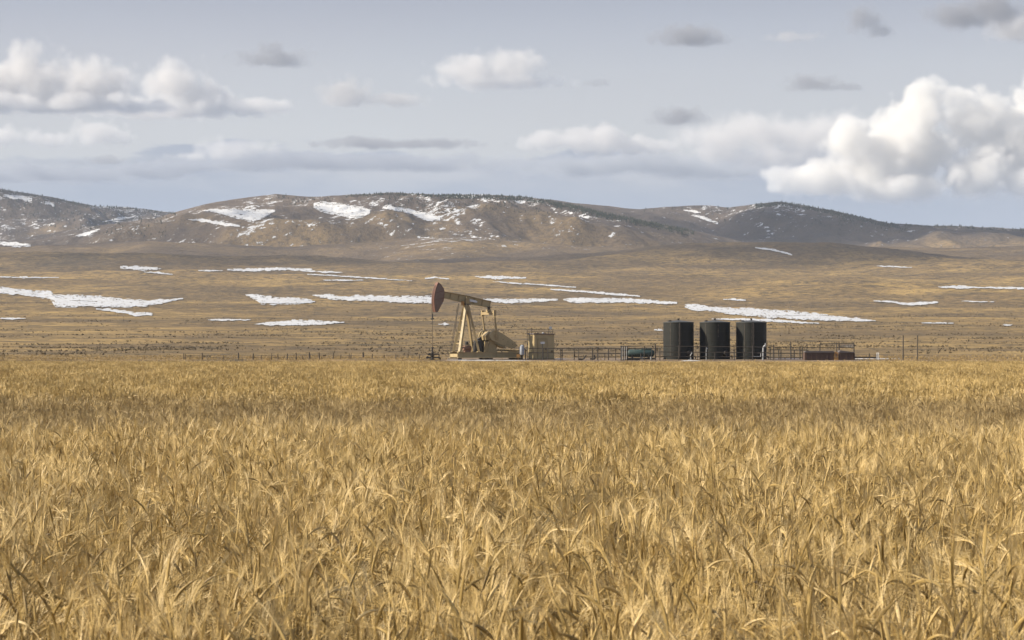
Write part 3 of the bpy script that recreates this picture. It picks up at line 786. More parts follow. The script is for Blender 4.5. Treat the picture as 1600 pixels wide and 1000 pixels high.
# ---- pump jack (local x runs from the well back to the counterweights, local y away from the camera)
def pump_jack():
    psi = R(27)
    t = empty('pump_jack', (X(728.6), D0, PADZ), psi)
    tag(t, 'beige pump jack with red-brown horse head beside the shed', 'pump jack')
    ph, pb = 7.03, 0.18                       # pivot height, underside of the skid
    sk = MB()
    for y in (-1.15, 1.15): sk.ibar((-1.7, y, pb + 0.36), (6.75, y, pb + 0.36), 0.32, 0.66, 0.05)
    for x in (-1.6, -0.2, 1.2, 2.6, 4.2, 5.6, 6.65): sk.bar((x, -1.0, pb + 0.3), (x, 1.0, pb + 0.3), 0.16, 0.4)
    skid = sk.build('skid', BEIGE, t)
    for x in (-1.55, 2.6, 6.6):
        MB().box((x, 0, 0.055), (0.5, 2.9, 0.25)).build('support_timber', WOOD, skid)
    for x in (0.6, 3.4): MB().box((x, -1.32, pb + 0.36), (0.05, 0.03, 0.5)).build('stiffener', BEIGE_D, skid)
    # samson post: two legs towards the well, two back legs
    for y in (-1, 1):
        MB().bar((-1.30, y * 0.85, pb + 0.72), (-0.12, y * 0.22, ph - 0.45), 0.30, 0.30).build('front_leg', BEIGE, t)
        MB().bar((1.28, y * 0.85, pb + 0.72), (0.12, y * 0.22, ph - 0.45), 0.26, 0.26).build('rear_leg', BEIGE_D, t)
        MB().box((-1.30, y * 0.85, pb + 0.74), (0.5, 0.45, 0.08)).build('foot_plate', BEIGE, t)
        MB().box((1.28, y * 0.85, pb + 0.74), (0.5, 0.45, 0.08)).build('foot_plate', BEIGE, t)
    for f in (0.18, 0.42, 0.66):
        a = Vector((-1.30, 0.85, pb + 0.72)).lerp(Vector((-0.12, 0.22, ph - 0.45)), f)
        MB().bar((a.x, -a.y, a.z), (a.x, a.y, a.z), 0.10, 0.12).build('cross_brace', BEIGE_D, t)
    ld = MB()
    for y in (0.62, 0.98): ld.tube((-1.72, y, pb + 0.5), (-0.78, y * 0.6, ph - 0.3), 0.03, n=6)
    for k in range(18):
        f = (k + 0.5) / 18; x = -1.72 + 0.94 * f; z = pb + 0.5 + (ph - 0.8 - pb) * f; s = 1 - 0.4 * f
        ld.tube((x, 0.62 * s, z), (x, 0.98 * s, z), 0.018, n=5)
    ld.tube((-1.25, 0.3, 3.4), (-1.15, 0.22, 6.3), 0.02, n=5).tube((-1.02, 0.3, 5.9), (-1.6, 0.3, 5.9), 0.02, n=5)
    ld.build('ladder', PIPE, t)
    MB().box((0, 0, ph - 0.42), (0.75, 0.75, 0.14)).box((0, 0, ph - 0.28), (0.42, 0.62, 0.24)).build('saddle_bearing', DARK, t)
    for y in (-0.36, 0.36): MB().prism([(-0.28, ph - 0.36), (0.28, ph - 0.36), (0.24, ph + 0.30), (0.10, ph + 0.48), (-0.10, ph + 0.48), (-0.24, ph + 0.30)], y - 0.05, y + 0.05).build('saddle_cheek', BEIGE_D, t)
    MB().box((-0.62, -0.3, ph - 0.32), (0.28, 0.28, 0.5)).build('lamp_housing', ORANGE, t)
    # walking beam, tilted head up
    th = R(10.4); c, s = math.cos(th), math.sin(th)
    def bp(u, w, y=0.0):   # u along the beam towards the well, w up across it
        return (-(u * c - w * s), y, ph + 0.16 + u * s + w * c)
    beam = MB()
    beam.prism([bp(3.25, 0.33)[::2], bp(3.25, -0.33)[::2], bp(0.2, -0.42)[::2], bp(-3.25, -0.36)[::2], bp(-3.25, 0.36)[::2], bp(0.2, 0.42)[::2]], -0.05, 0.05)
    for w0, w1, w2 in ((0.33, 0.42, 0.36), (-0.33, -0.42, -0.36)):
        sg = 1 if w0 > 0 else -1
        for (u0, a0), (u1, a1) in (((3.25, w0), (0.2, w1)), ((0.2, w1), (-3.25, w2))):
            beam.bar(bp(u0, a0 + sg * 0.025), bp(u1, a1 + sg * 0.025), 0.36, 0.06)
    bo = beam.build('walking_beam', BEIGE, t)
    for u in (2.2, 1.1, -1.0, -2.1, -3.2): MB().prism([bp(u + 0.02, 0.36)[::2], bp(u - 0.02, 0.36)[::2], bp(u - 0.02, -0.36)[::2], bp(u + 0.02, -0.36)[::2]], -0.16, 0.16).build('stiffener', BEIGE_D, bo)
    MB().prism([bp(-0.35, 0.10)[::2], bp(-0.42, -0.17)[::2], bp(-1.3, -0.15)[::2], bp(-1.45, -0.02)[::2], bp(-1.15, 0.12)[::2]], -0.20, -0.175).build('name_plate', WHITE, bo)
    # horse head: arc about the pivot, so the wire line hangs plumb over the well
    RH = 4.42
    arc = [(-(RH * math.cos(R(a))), ph + RH * math.sin(R(a))) for a in np.linspace(-15.5, 29, 16)]
    rest = [(-3.52, ph + 1.93), (-3.15, ph + 1.42), (-3.06, ph + 0.85), (-3.2, ph - 0.05), (-3.95, ph - 1.36), (-4.2, ph - 1.36)]
    hd = MB()
    for y0, y1 in ((-0.30, -0.25), (0.25, 0.30)): hd.prism(arc + rest, y0, y1)
    head = hd.build('horse_head', HEADBROWN, t)
    rim = MB()
    pts = arc
    for a, b in zip(pts[:-1], pts[1:]): rim.bar((a[0], 0, a[1]), (b[0], 0, b[1]), 0.72, 0.07, up=(1, 0, 0.3))
    rim.build('face_rim', HEADRED, head)
    bk = MB(); loop = [arc[-1]] + rest + [arc[0]]
    for a, b in zip(loop[:-1], loop[1:]): bk.bar((a[0], 0, a[1]), (b[0], 0, b[1]), 0.64, 0.05, up=(0.6, 0, 0.8) if abs(a[0] - b[0]) < abs(a[1] - b[1]) else (0, 0, 1))
    bk.build('back_plate', HEADRED, head)
    st = MB()
    for a0, a1 in (((-3.05, ph + 1.2), (-4.2, ph + 0.9)), ((-3.0, ph + 0.3), (-4.3, ph + 0.1))): st.bar((a0[0], -0.31, a0[1]), (a1[0], -0.31, a1[1]), 0.03, 0.06)
    st.build('stiffener', HEADRED, head)
    for y in (-0.14, 0.14):
        w = MB(); q = [(-(RH + 0.06) * math.cos(R(a)), y, ph + (RH + 0.06) * math.sin(R(a))) for a in np.linspace(24, 0, 9)]
        w.path(q + [(-RH - 0.07, y, 4.95)], 0.025, 6); w.build('bridle_cable', DARK, t)
    MB().box((-RH - 0.07, 0, 4.86), (0.2, 0.5, 0.16)).box((-RH - 0.07, 0, 5.2), (0.12, 0.12, 0.5)).tube((-RH - 0.25, -0.1, 4.7), (-RH - 0.02, 0.1, 5.15), 0.04).build('carrier_bar', DARK, t)
    MB().tube((-RH - 0.07, 0, 1.25), (-RH - 0.07, 0, 5.2), 0.026, n=6).build('polished_rod', PIPE, t)
    # equalizer, pitman arms, cranks with counterweights
    ex, ez = 2.98, 5.55
    MB().box((ex, 0, ez), (0.30, 3.3, 0.34)).box((ex, 0, ez + 0.28), (0.45, 0.5, 0.35)).build('equalizer', BEIGE_D, t)
    MB().box((3.02, 0, 6.02), (0.26, 0.30, 0.55)).box((3.02, 0, 6.3), (0.6, 0.4, 0.1)).build('tail_bearing', DARK, t)
    kc = (3.05, 2.85)                          # crank shaft
    ca = math.atan2(1.62 - kc[1], 5.75 - kc[0])
    dx, dz = math.cos(ca), math.sin(ca); nx, nz = -dz, dx
    def cp(a, b): return (kc[0] + a * dx + b * nx, kc[1] + a * dz + b * nz)
    for y in (-1, 1):
        pin = cp(0.30, -0.02)
        MB().tube((ex, y * 1.62, ez - 0.1), (pin[0], y * 1.62, pin[1] - 0.1), 0.10, 0.13, 8).box((ex, y * 1.62, ez + 0.04), (0.34, 0.26, 0.62)).box((pin[0], y * 1.62, pin[1] - 0.05), (0.32, 0.24, 0.6)).build('pitman_arm', BEIGE_D, t)
        ck = MB().prism([cp(-0.45, 0.32), cp(-0.45, -0.32), cp(3.0, -0.28), cp(3.0, 0.28)], y * 1.28 - 0.11, y * 1.28 + 0.11)
        crank = ck.build('crank', BEIGE, t)
        out = [cp(0.64 * math.cos(a) - 0.02, 0.64 * math.sin(a)) for a in np.linspace(R(95), R(265), 12)]
        cw = MB().prism(out + [cp(1.2, -0.6), cp(2.6, -0.40), cp(3.1, -0.28), cp(3.15, 0.26), cp(2.5, 0.46), cp(0.9, 0.68)], y * 1.46 - 0.10, y * 1.46 + 0.06)
        cwo = cw.build('counterweight', BEIGE, t)
        MB().tube((kc[0], y * 1.30, kc[1]), (kc[0], y * 1.60, kc[1]), 0.17, n=16).build('shaft_hub', BEIGE_D, t)
        for f in (1.2, 1.9, 2.6):
            p = cp(f, 0.05); MB().tube((p[0], y * 1.46 - 0.13, p[1]), (p[0], y * 1.46 + 0.09, p[1]), 0.045, n=8).build('bolt', DARK, cwo)
    # gear reducer on its pedestal, belt guard, prime mover
    MB().prism([(2.45, pb + 0.7), (3.8, pb + 0.7), (3.4, 2.3), (2.75, 2.3)], -0.75, 0.75).build('pedestal', BEIGE, t)
    MB().prism([(2.4, 2.3), (3.7, 2.3), (3.75, 2.75), (3.4, 3.3), (2.8, 3.35), (2.3, 2.85)], -0.62, 0.62).build('gear_reducer', BEIGE_D, t, bevel=0.04)
    gd = MB().prism([(2.6 + 0.95 * math.cos(a), 1.75 + 0.95 * math.sin(a)) for a in np.linspace(R(-60), R(200), 16)] + [(1.0, 1.0), (1.35, 0.9)], 0.78, 1.12)
    gd.build('belt_guard', DARK, t)
    MB().prism([(1.15, pb + 0.7), (2.1, pb + 0.7), (2.1, 1.9), (1.75, 2.35), (1.3, 2.25), (1.15, 1.9)], -0.55, 0.6).build('drive_cover', DARK, t, bevel=0.05)
    MB().prism([(2.02, pb + 0.7), (2.5, pb + 0.7), (2.5, 2.1), (2.05, 2.15)], -0.9, -0.5).build('side_panel', BEIGE_D, t)
    mo = MB().lathe([(0.0, -0.5), (0.26, -0.5), (0.33, -0.4), (0.33, 0.4), (0.26, 0.5), (0.0, 0.5)], 20, 'x', (0.15, 0.1, 1.35)).box((0.15, 0.1, 1.0), (0.8, 0.5, 0.25)).build('motor', REDDISH, t)
    MB().lathe([(0.0, 0.0), (0.22, 0.0), (0.22, 0.3), (0.12, 0.4), (0.0, 0.4)], 16, 'z', (0.0, -0.1, 1.75)).build('air_cleaner', DARK, mo)
    MB().bar((4.0, -0.5, pb + 0.95), (6.9, -0.5, pb + 0.82), 0.12, 0.2).bar((4.0, 0.5, pb + 0.95), (6.9, 0.5, pb + 0.82), 0.12, 0.2).bar((6.8, -0.5, 1.05), (6.8, 0.5, 1.05), 0.12, 0.15).build('motor_rail', BEIGE_D, t)
    MB().tube((5.4, -0.9, pb + 0.7), (5.75, -0.9, 1.55), 0.03).box((5.5, -0.9, pb + 0.82), (0.5, 0.3, 0.2)).build('brake_lever', BEIGE_D, t)
    return t


PJ = pump_jack()


def wellhead():
    p = PJ.matrix_basis @ Vector((-4.49, 0, 0))
    t = empty('wellhead', (p.x, p.y, gz(p.x, p.y) + 0.02))
    tag(t, 'dark wellhead with side valves under the horse head', 'wellhead')
    MB().lathe([(0.0, 0.0), (0.3, 0.0), (0.3, 0.08), (0.17, 0.1), (0.17, 0.4), (0.28, 0.42), (0.28, 0.52), (0.13, 0.54), (0.13, 0.85), (0.0, 0.85)], 16).build('casing_head', DARK, t, True)
    MB().lathe([(0.0, 0.80), (0.2, 0.80), (0.2, 0.88), (0.1, 0.92), (0.1, 1.35), (0.15, 1.37), (0.15, 1.5), (0.05, 1.56), (0.0, 1.56)], 14).build('stuffing_box', PIPE, t, True)
    for z, x0, x1 in ((0.27, -0.75, 0.95), (0.67, -0.42, 0.8)):
        MB().tube((x0, 0, z), (x1, 0, z), 0.07, n=8).tube((x1, 0, z), (x1, 0, 0.0), 0.06, n=8).build('flow_pipe', DARK, t)
        v = MB().box((x0 * 0.75, 0, z), (0.24, 0.24, 0.26)).tube((x0 * 0.75, 0, z), (x0 * 0.75, -0.3, z), 0.03).build('valve', PIPE, t)
        MB().lathe([(0.03, -0.30), (0.16, -0.30), (0.16, -0.26), (0.03, -0.26)], 12, 'y', (x0 * 0.75, 0, z)).build('hand_wheel', DARK, v)


wellhead()


def shed():
    t = empty('shed', (X(846), D0 + 1.2, PADZ), R(19))
    tag(t, 'narrow beige ribbed metal shed right of the pump jack', 'shed')
    w, d, h = 2.55, 2.1, 2.95
    MB().box((0, 0, h / 2 + 0.06), (w, d, h)).build('wall', SHED, t)
    for k in range(13):
        x = -w / 2 + 0.1 + k * (w - 0.2) / 12
        if not (-0.85 < x < 0.35): MB().box((x, -d / 2 - 0.015, h / 2 + 0.06), (0.05, 0.03, h - 0.1)).build('wall_rib', SHED, t)
        else: MB().box((x, -d / 2 - 0.015, h - 0.22), (0.05, 0.03, 0.55)).build('wall_rib', SHED, t)
    for k in range(9):
        y = -d / 2 + 0.12 + k * (d - 0.24) / 8
        MB().box((-w / 2 - 0.015, y, h / 2 + 0.06), (0.03, 0.05, h - 0.1)).build('wall_rib', SHED, t)
    MB().prism([(-w / 2 - 0.08, h + 0.05), (w / 2 + 0.08, h + 0.05), (w / 2 + 0.08, h + 0.13), (-w / 2 - 0.08, h + 0.20)], -d / 2 - 0.1, d / 2 + 0.1).build('roof', LID, t)
    dr = MB().box((-0.25, -d / 2 - 0.03, 1.25), (1.15, 0.05, 2.3)).build('door', BEIGE, t)
    fr = MB()
    for c, s in (((-0.86, -d / 2 - 0.035, 1.27), (0.06, 0.08, 2.4)), ((0.36, -d / 2 - 0.035, 1.27), (0.06, 0.08, 2.4)), ((-0.25, -d / 2 - 0.035, 2.48), (1.28, 0.08, 0.06))): fr.box(c, s)
    fr.build('door_frame', BEIGE_D, t)
    MB().box((0.18, -d / 2 - 0.08, 1.2), (0.1, 0.06, 0.18)).build('handle', DARK, dr)
    MB().box((0, 0, 0.03), (w + 0.2, d + 0.2, 0.10)).build('sill', DARK, t)
    MB().box((0.95, -d / 2 - 0.06, 1.0), (0.22, 0.1, 0.12)).build('outlet_box', DARK, t)
    MB().lathe([(0.0, 0), (0.14, 0), (0.14, 0.12), (0.05, 0.2), (0.0, 0.2)], 12, 'z', (0.1, -0.3, h + 0.12)).build('roof_vent', SILVER, t)


shed()


def roof_frame():
    t = empty('pipe_rack', (X(846), D0 + 3.6, PADZ))
    tag(t, 'thin pipe frame with raised stubs standing behind the beige shed', 'pipe rack')
    for px, top in ((824, 516), (831, 512), (858, 514), (864, 516)):
        MB().tube((X(px) - X(846), 0, 0), (X(px) - X(846), 0, Zl(top) * 1.01), 0.035, n=6).build('post', PIPE, t)
    for py in (518, 514.5):
        MB().tube((X(823) - X(846), 0.05, Zl(py)), (X(866) - X(846), 0.05, Zl(py)), 0.026, n=6).build('rail', PIPE, t)
    MB().lathe([(0.0, -0.04), (0.2, -0.04), (0.2, 0.04), (0.0, 0.04)], 12, 'y', (X(861) - X(846), -0.1, Zl(512))).build('lamp', SILVER, t)


roof_frame()


def wrapped_unit():
    t = empty('valve_unit', (X(815.5), D0 - 0.9, PADZ))
    tag(t, 'upright pale wrapped valve unit between the pump jack and the shed', 'valve')
    MB().lathe([(0.0, 0.55), (0.26, 0.55), (0.31, 0.7), (0.29, 1.3), (0.24, 1.6), (0.1, 1.74), (0.0, 1.76)], 18, 'z').build('insulating_wrap', WRAP, t, True)
    MB().tube((0, 0, 0), (0, 0, 0.6), 0.12, n=10).build('stand', DARK, t)
    MB().path([(0.2, 0, 1.3), (0.42, 0, 1.2), (0.42, 0, 0.0)], 0.06, 8).build('pipe', DARK, t)
    MB().box((-0.45, -0.1, 0.45), (0.4, 0.35, 0.35)).tube((-0.45, -0.1, 0.0), (-0.45, -0.1, 0.4), 0.05).build('meter', ORANGE, t)


wrapped_unit()


def sign_post(px, top, label, plate=None, d=D0 - 2.0, base_h=None):
    t = empty('sign_post', (X(px, d), d, gz(X(px, d), d) + 0.02))
    tag(t, label, 'sign')
    h = ZC + (YH - top) * d / F - (gz(X(px, d), d) + 0.02)
    MB().tube((0, 0, 0), (0, 0, h), 0.05, n=8).build('post', DARK, t)
    MB().box((0, -0.07, h - 0.05), plate or (0.5, 0.03, 0.26)).build('plate', WRAP, t)
    return t


sign_post(847.8, 535, 'small blank pale grey sign on a post in front of the beige shed')


# ---- storage tanks
def tank(px, label, variant):
    r, h = 1.825, 4.42
    t = empty('storage_tank', (X(px), D0 + 1.0, PADZ))
    tag(t, label, 'tank', 'row of three black storage tanks')
    prof = [(0.0, 0.02), (r + 0.06, 0.02), (r + 0.06, 0.10), (r, 0.10)]
    rows = 16
    for k in range(rows + 1): prof.append((r + (0.012 if k in (4, 8, 12) else 0.0), 0.10 + (h - 0.10) * k / rows))
    MB().lathe(prof + [(0.0, h)], 72).build('shell', TANK, t, True)
    roof = MB().lathe([(0.0, h - 0.02), (r + 0.05, h - 0.02), (r + 0.05, h + 0.06), (0.22, h + 0.30), (0.0, h + 0.31)], 72).build('roof', TANKTOP, t, True)
    MB().lathe([(0.0, h + 0.25), (0.11, h + 0.25), (0.11, h + 0.44), (0.16, h + 0.45), (0.16, h + 0.50), (0.0, h + 0.52)], 14).build('vent', DARK, roof, True)
    MB().lathe([(0.0, 0), (0.2, 0), (0.2, 0.16), (0.0, 0.18)], 14, 'z', (-1.1, -0.6, h + 0.12)).build('hatch', DARK, roof, True)
    for k in (1, 2, 3):
        z = 0.1 + (h - 0.1) * k / 4
        MB().lathe([(r + 0.001, z - 0.03), (r + 0.022, z - 0.02), (r + 0.022, z + 0.02), (r + 0.001, z + 0.03)], 72).build('weld_seam', TANK, t, True)
    # run-off streaks and a down pipe on the side towards the camera
    def on(a, z, o=0.0): return ((r + o) * math.sin(R(a)), -(r + o) * math.cos(R(a)), z)
    for a, w, z0, z1 in variant['streaks']:
        m = MB(); n = 10
        for k in range(n):
            za, zb = z0 + (z1 - z0) * k / n, z0 + (z1 - z0) * (k + 1) / n
            wa, wb = [w * (0.55 + 0.45 * math.sin(7.3 * q + a)) for q in (za, zb)]
            o = len(m.v); m.v += [on(a - wa, za, 0.027), on(a + wa, za, 0.027), on(a + wb, zb, 0.027), on(a - wb, zb, 0.027)]; m.f.append((o, o + 1, o + 2, o + 3))
        m.build('runoff_streak', STAIN, t)
    for a in variant['pipes']:
        p = [on(a, 0.25, 0.1), on(a, h - 0.2, 0.1), on(a, h + 0.08, -0.1)]
        pi = MB().path(p, 0.05, 8).build('down_pipe', PIPE, t)
        for z in (0.9, 1.9, 2.9, 3.9): MB().box(on(a, z, 0.06), (0.16, 0.10, 0.07)).build('bracket', DARK, pi)
    # walkway-side manway at the foot
    mw = MB(); c = on(38, 0.75, 0.0); dv = Vector(on(38, 0, 0.25)) - Vector(on(38, 0, 0)); mw.tube(c, Vector(c) + dv, 0.33, n=18); mw.build('manway', DARK, t)
    MB().path([on(60, 0.35, 0), on(60, 0.35, 0.45), (on(60, 0, 0.45)[0], on(60, 0, 0.45)[1], 0.05)], 0.06, 8).build('outlet_pipe', PIPE, t)
    return t


tank(1061.1, 'black storage tank on the left of the three, nearest the teal vessel', dict(streaks=[(-36, 1.6, 0.3, 4.35), (-3, 1.0, 0.3, 4.35), (5, 0.8, 1.2, 4.3)], pipes=[1]))
tank(1118.0, 'middle black storage tank of the three', dict(streaks=[(-41, 1.3, 0.2, 4.3), (8, 2.4, 2.7, 4.2)], pipes=[]))
tank(1175.2, 'black storage tank on the right of the three, with silver pipes at its foot', dict(streaks=[(-32, 1.5, 0.2, 4.3), (-4, 1.1, 0.8, 4.35), (6, 0.9, 0.5, 4.3)], pipes=[1.5]))


def riser(px, label, mat, segs, r=0.07):
    t = empty('pipe_riser', (X(px, 287.5), 287.5, PADZ - 0.05))
    tag(t, label, 'pipe')
    for nm, pts, rr in segs: MB().path(pts, rr, 8).build(nm, mat, t)
    return t


riser(1192, 'silver upright pipes and valve in front of the right black tank', SILVER,
      [('riser', [(0, 0, 0), (0.05, 0, 1.5), (0.28, 0, 1.75)], 0.10), ('loop_pipe', [(-0.25, 0, 0.35), (-0.25, 0, 0.85), (-0.65, 0, 0.85)], 0.05), ('valve_stem', [(0.3, 0, 1.55), (0.3, 0, 2.0)], 0.06), ('low_pipe', [(-1.3, 0, 0.38), (-0.25, 0, 0.38)], 0.045)])
riser(1080, 'small silver slanting pipe at the foot of the left black tank', SILVER, [('riser', [(0, 0, 0), (-0.1, 0, 0.5), (0.15, 0, 0.95)], 0.05), ('foot_pipe', [(0, 0, 0.1), (-0.35, 0, 0.02)], 0.04)])
riser(1103.5, 'thin silver pipe stand in front of the middle black tank', SILVER, [('riser', [(0, 0, 0), (0, 0, 1.25)], 0.045), ('valve', [(0.0, 0, 1.45), (0.14, 0, 1.3)], 0.07)])
riser(1147, 'thin valve stand between the middle and right black tanks', PIPE, [('riser', [(0, 0, 0), (0, 0, 1.1)], 0.05), ('hand_wheel', [(-0.14, 0, 1.15), (0.14, 0, 1.15)], 0.05)])


# ---- teal pressure vessel on a skid
def vessel():
    t = empty('pressure_vessel', (X(1001), D0, PADZ))
    tag(t, 'teal horizontal vessel on a skid inside the pipe pen', 'vessel')
    R0, L = 0.46, 1.35
    prof = [(0.0, -L - 0.33), (R0 * 0.5, -L - 0.29), (R0 * 0.85, -L - 0.16), (R0, -L), (R0, -0.02), (R0 + 0.015, -0.02), (R0 + 0.015, 0.02), (R0, 0.02), (R0, L), (R0 * 0.85, L + 0.16), (R0 * 0.5, L + 0.29), (0.0, L + 0.33)]
    MB().lathe(prof, 36, 'x', (0, 0, 0.74)).build('shell', TEAL, t, True)
    sk = MB()
    for y in (-0.45, 0.45): sk.bar((-1.7, y, 0.09), (1.7, y, 0.09), 0.14, 0.18)
    for x in (-1.6, 0, 1.6): sk.bar((x, -0.45, 0.09), (x, 0.45, 0.09), 0.14, 0.16)
    sk.build('skid', DARK, t)
    for x in (-1.0, 0.95): MB().prism([(x - 0.12, 0.17), (x + 0.12, 0.17), (x + 0.12, 0.55), (x - 0.12, 0.55)], -0.42, 0.42).build('saddle', DARK, t)
    for x, h in ((-0.7, 0.2), (0.25, 0.16), (0.8, 0.16), (1.2, 0.2)):
        MB().lathe([(0.0, 0), (0.09, 0), (0.09, h), (0.13, h), (0.13, h + 0.05), (0.0, h + 0.05)], 12, 'z', (x, 0, 1.15)).build('nozzle', TEAL, t)
    MB().box((0.7, -0.05, 1.24), (1.3, 0.5, 0.06)).build('top_plate', paint("pale_teal", (0.13, 0.2, 0.19), 0.5), t)
    MB().tube((0.0, -0.6, 0), (0.0, -0.6, 0.75), 0.07, n=8).build('drain_pipe', DARK, t)
    for x in (0.15, 1.2): MB().tube((x, -0.55, 0), (x, -0.55, 0.34), 0.06, n=8).build('leg', SILVER, t)


vessel()


# ---- pipe fences: every post and rail its own part
def pipe_fence(label, d, posts, rails, mat=PIPE, r=0.055, rr=0.045):
    x0 = X(posts[0][0], d)
    t = empty('pipe_fence', (x0, d, PADZ - 0.03))
    tag(t, label, 'fence')
    hz = lambda py: ZC + (YH - py) * d / F - (PADZ - 0.03)
    for p in posts:
        px, top = p[0], p[1]; k = p[2] if len(p) > 2 else 1.0
        MB().tube((X(px, d) - x0, 0, -0.1), (X(px, d) - x0 + 0.02 * math.sin(px * 7), 0, hz(top)), r * k, n=7).build('post', mat, t)
    for a, b, pa, pb_ in rails:
        MB().tube((X(a, d) - x0, 0.08, hz(pa)), (X(b, d) - x0, 0.08, hz(pb_)), rr, n=6).build('rail', mat, t)
    return t


pipe_fence('low rusty pipe fence between the beige shed and the teal vessel pen', 287.8,
           [(848.5, 544), (855.6, 544), (876, 544), (878.3, 545), (897, 545), (904, 545, 0.8), (926, 543.5, 1.25), (934, 542.5, 1.25), (945, 552, 0.8), (950.6, 544, 1.1), (962, 546, 0.8)],
           [(826, 970, 544.2, 544.8), (826, 970, 551, 552.2), (896, 972, 557.4, 557.8)])
pipe_fence('pipe railing in front of the three black tanks', 286.8,
           [(1031, 543), (1060.5, 540), (1117, 551, 0.9), (1163, 551, 0.9), (1176, 540), (1147.5, 549, 0.8), (1090, 552, 0.8)],
           [(1023, 1202, 540.6, 542.4), (1023, 1202, 550, 551), (1023, 1202, 557, 557.8)])
pen = pipe_fence('pipe pen with close gate bars around the teal vessel', 287.2,
                 [(970.5, 540, 1.3), (974, 541, 0.8), (977, 541, 0.8), (980.5, 540, 1.1), (1006.5, 541, 0.9), (1018, 545, 0.7), (1024, 537, 1.3)],
                 [(969, 1024, 540.8, 540.4), (981, 1008, 544.5, 544.3), (969, 982, 548, 548), (969, 982, 555, 555), (969, 1000, 562.4, 562.4), (1008, 1024, 544.5, 544.5)])
for x in (972, 975.5, 978.8):
    MB().tube((X(x, 287.2) - X(970.5, 287.2), -0.1, 0), (X(x, 287.2) - X(970.5, 287.2), -0.1, 1.55), 0.035, n=6).build('gate_bar', SILVER, pen)
pipe_fence('dark pipe fence between the right tank and the low rusty tanks', 288.5,
           [(1203.5, 543), (1209, 538.5, 1.3), (1217, 545.5, 1.1), (1220, 546, 1.2), (1235.7, 533.5, 1.35), (1241, 547, 1.1), (1250, 541, 1.2), (1254, 541, 0.8), (1260.5, 536, 0.6)],
           [(1199, 1282, 542, 543), (1199, 1262, 546.5, 547), (1199, 1262, 551.8, 552.5), (1199, 1262, 558.6, 559)], DARK)


# ---- low rusty tanks with lids, box between them, railing behind
def low_tank(px0, px1, label, lid_rows):
    d = 287.0; x0, x1 = X(px0, d), X(px1, d); w = x1 - x0
    zb = gz((x0 + x1) / 2, d); t = empty('low_tank', ((x0 + x1) / 2, d, zb))
    tag(t, label, 'tank')
    top = ZC + (YH - 551) * d / F - zb
    m = MB()
    for c, s in (((0, -0.9, top / 2), (w, 0.05, top)), ((0, 0.9, top / 2), (w, 0.05, top)), ((-w / 2 + 0.025, 0, top / 2), (0.05, 1.75, top)), ((w / 2 - 0.025, 0, top / 2), (0.05, 1.75, top)), ((0, 0, 0.06), (w - 0.1, 1.75, 0.05))): m.box(c, s)
    m.build('wall', RUST, t)
    for k in range(max(2, int(w / 0.55))):
        x = -w / 2 + 0.2 + k * (w - 0.4) / (max(2, int(w / 0.55)) - 1)
        MB().box((x, -0.95, top / 2), (0.06, 0.06, top - 0.1)).build('wall_rib', RUST, t)
    MB().bar((-w / 2, -0.95, top + 0.03), (w / 2, -0.95, top + 0.03), 0.12, 0.07).build('rim', LID, t)
    a, b = [ZC + (YH - q) * d / F - zb for q in lid_rows]
    MB().prism([(-w / 2, top + 0.07), (w / 2, top + 0.07), (w / 2 - 0.1, b), (-w / 2 + 0.15, a)], -0.86, 0.9).build('lid', LID, t)


low_tank(1256, 1302, 'low long rusty brown tank with grey lid, left of the ochre box', (548.6, 548.2))
low_tank(1309.5, 1333.5, 'short low rusty brown tank with sloping grey lid, right of the ochre box', (547.5, 550))


def ochre_box():
    d = 286.3; t = empty('valve_box', (X(1306, d), d, gz(X(1306, d), d)))
    tag(t, 'small ochre valve box between the two low rusty tanks', 'box')
    MB().prism([(-0.28, 0.0), (0.28, 0.0), (0.25, 0.72), (0.12, 0.98), (-0.12, 0.98), (-0.25, 0.72)], -0.25, 0.25).build('cabinet', ORANGE, t)
    MB().box((0.0, -0.27, 0.62), (0.12, 0.03, 0.36)).build('hasp', RUST, t)
    MB().box((0, 0, 0.42), (0.62, 0.56, 0.06)).build('band', BEIGE_D, t)


ochre_box()
rl = pipe_fence('raised pipe railing with a pale mesh panel behind the low rusty tanks', 290.5,
                [(1281, 537, 1.2), (1307.5, 534.5, 1.0), (1311, 536, 1.5), (1334.5, 536.5, 1.2)],
                [(1281, 1309, 537.3, 536.6), (1281, 1309, 543, 542.8), (1309, 1335, 536.6, 537), (1309, 1335, 543.2, 543.4)])
for k in range(9):
    a = X(1312 + k * 2.6, 290.5) - X(1281, 290.5); z0, z1 = [ZC + (YH - q) * 290.5 / F - PADZ + 0.03 for q in (543, 537.4)]
    MB().tube((a, 0.1, z0), (a, 0.1, z1), 0.018, n=5).build('mesh_bar', SILVER, rl)
for q in (538.5, 539.9, 541.3):
    z = ZC + (YH - q) * 290.5 / F - PADZ + 0.03
    MB().tube((X(1311, 290.5) - X(1281, 290.5), 0.12, z), (X(1334, 290.5) - X(1281, 290.5), 0.12, z), 0.018, n=5).build('mesh_bar', SILVER, rl)

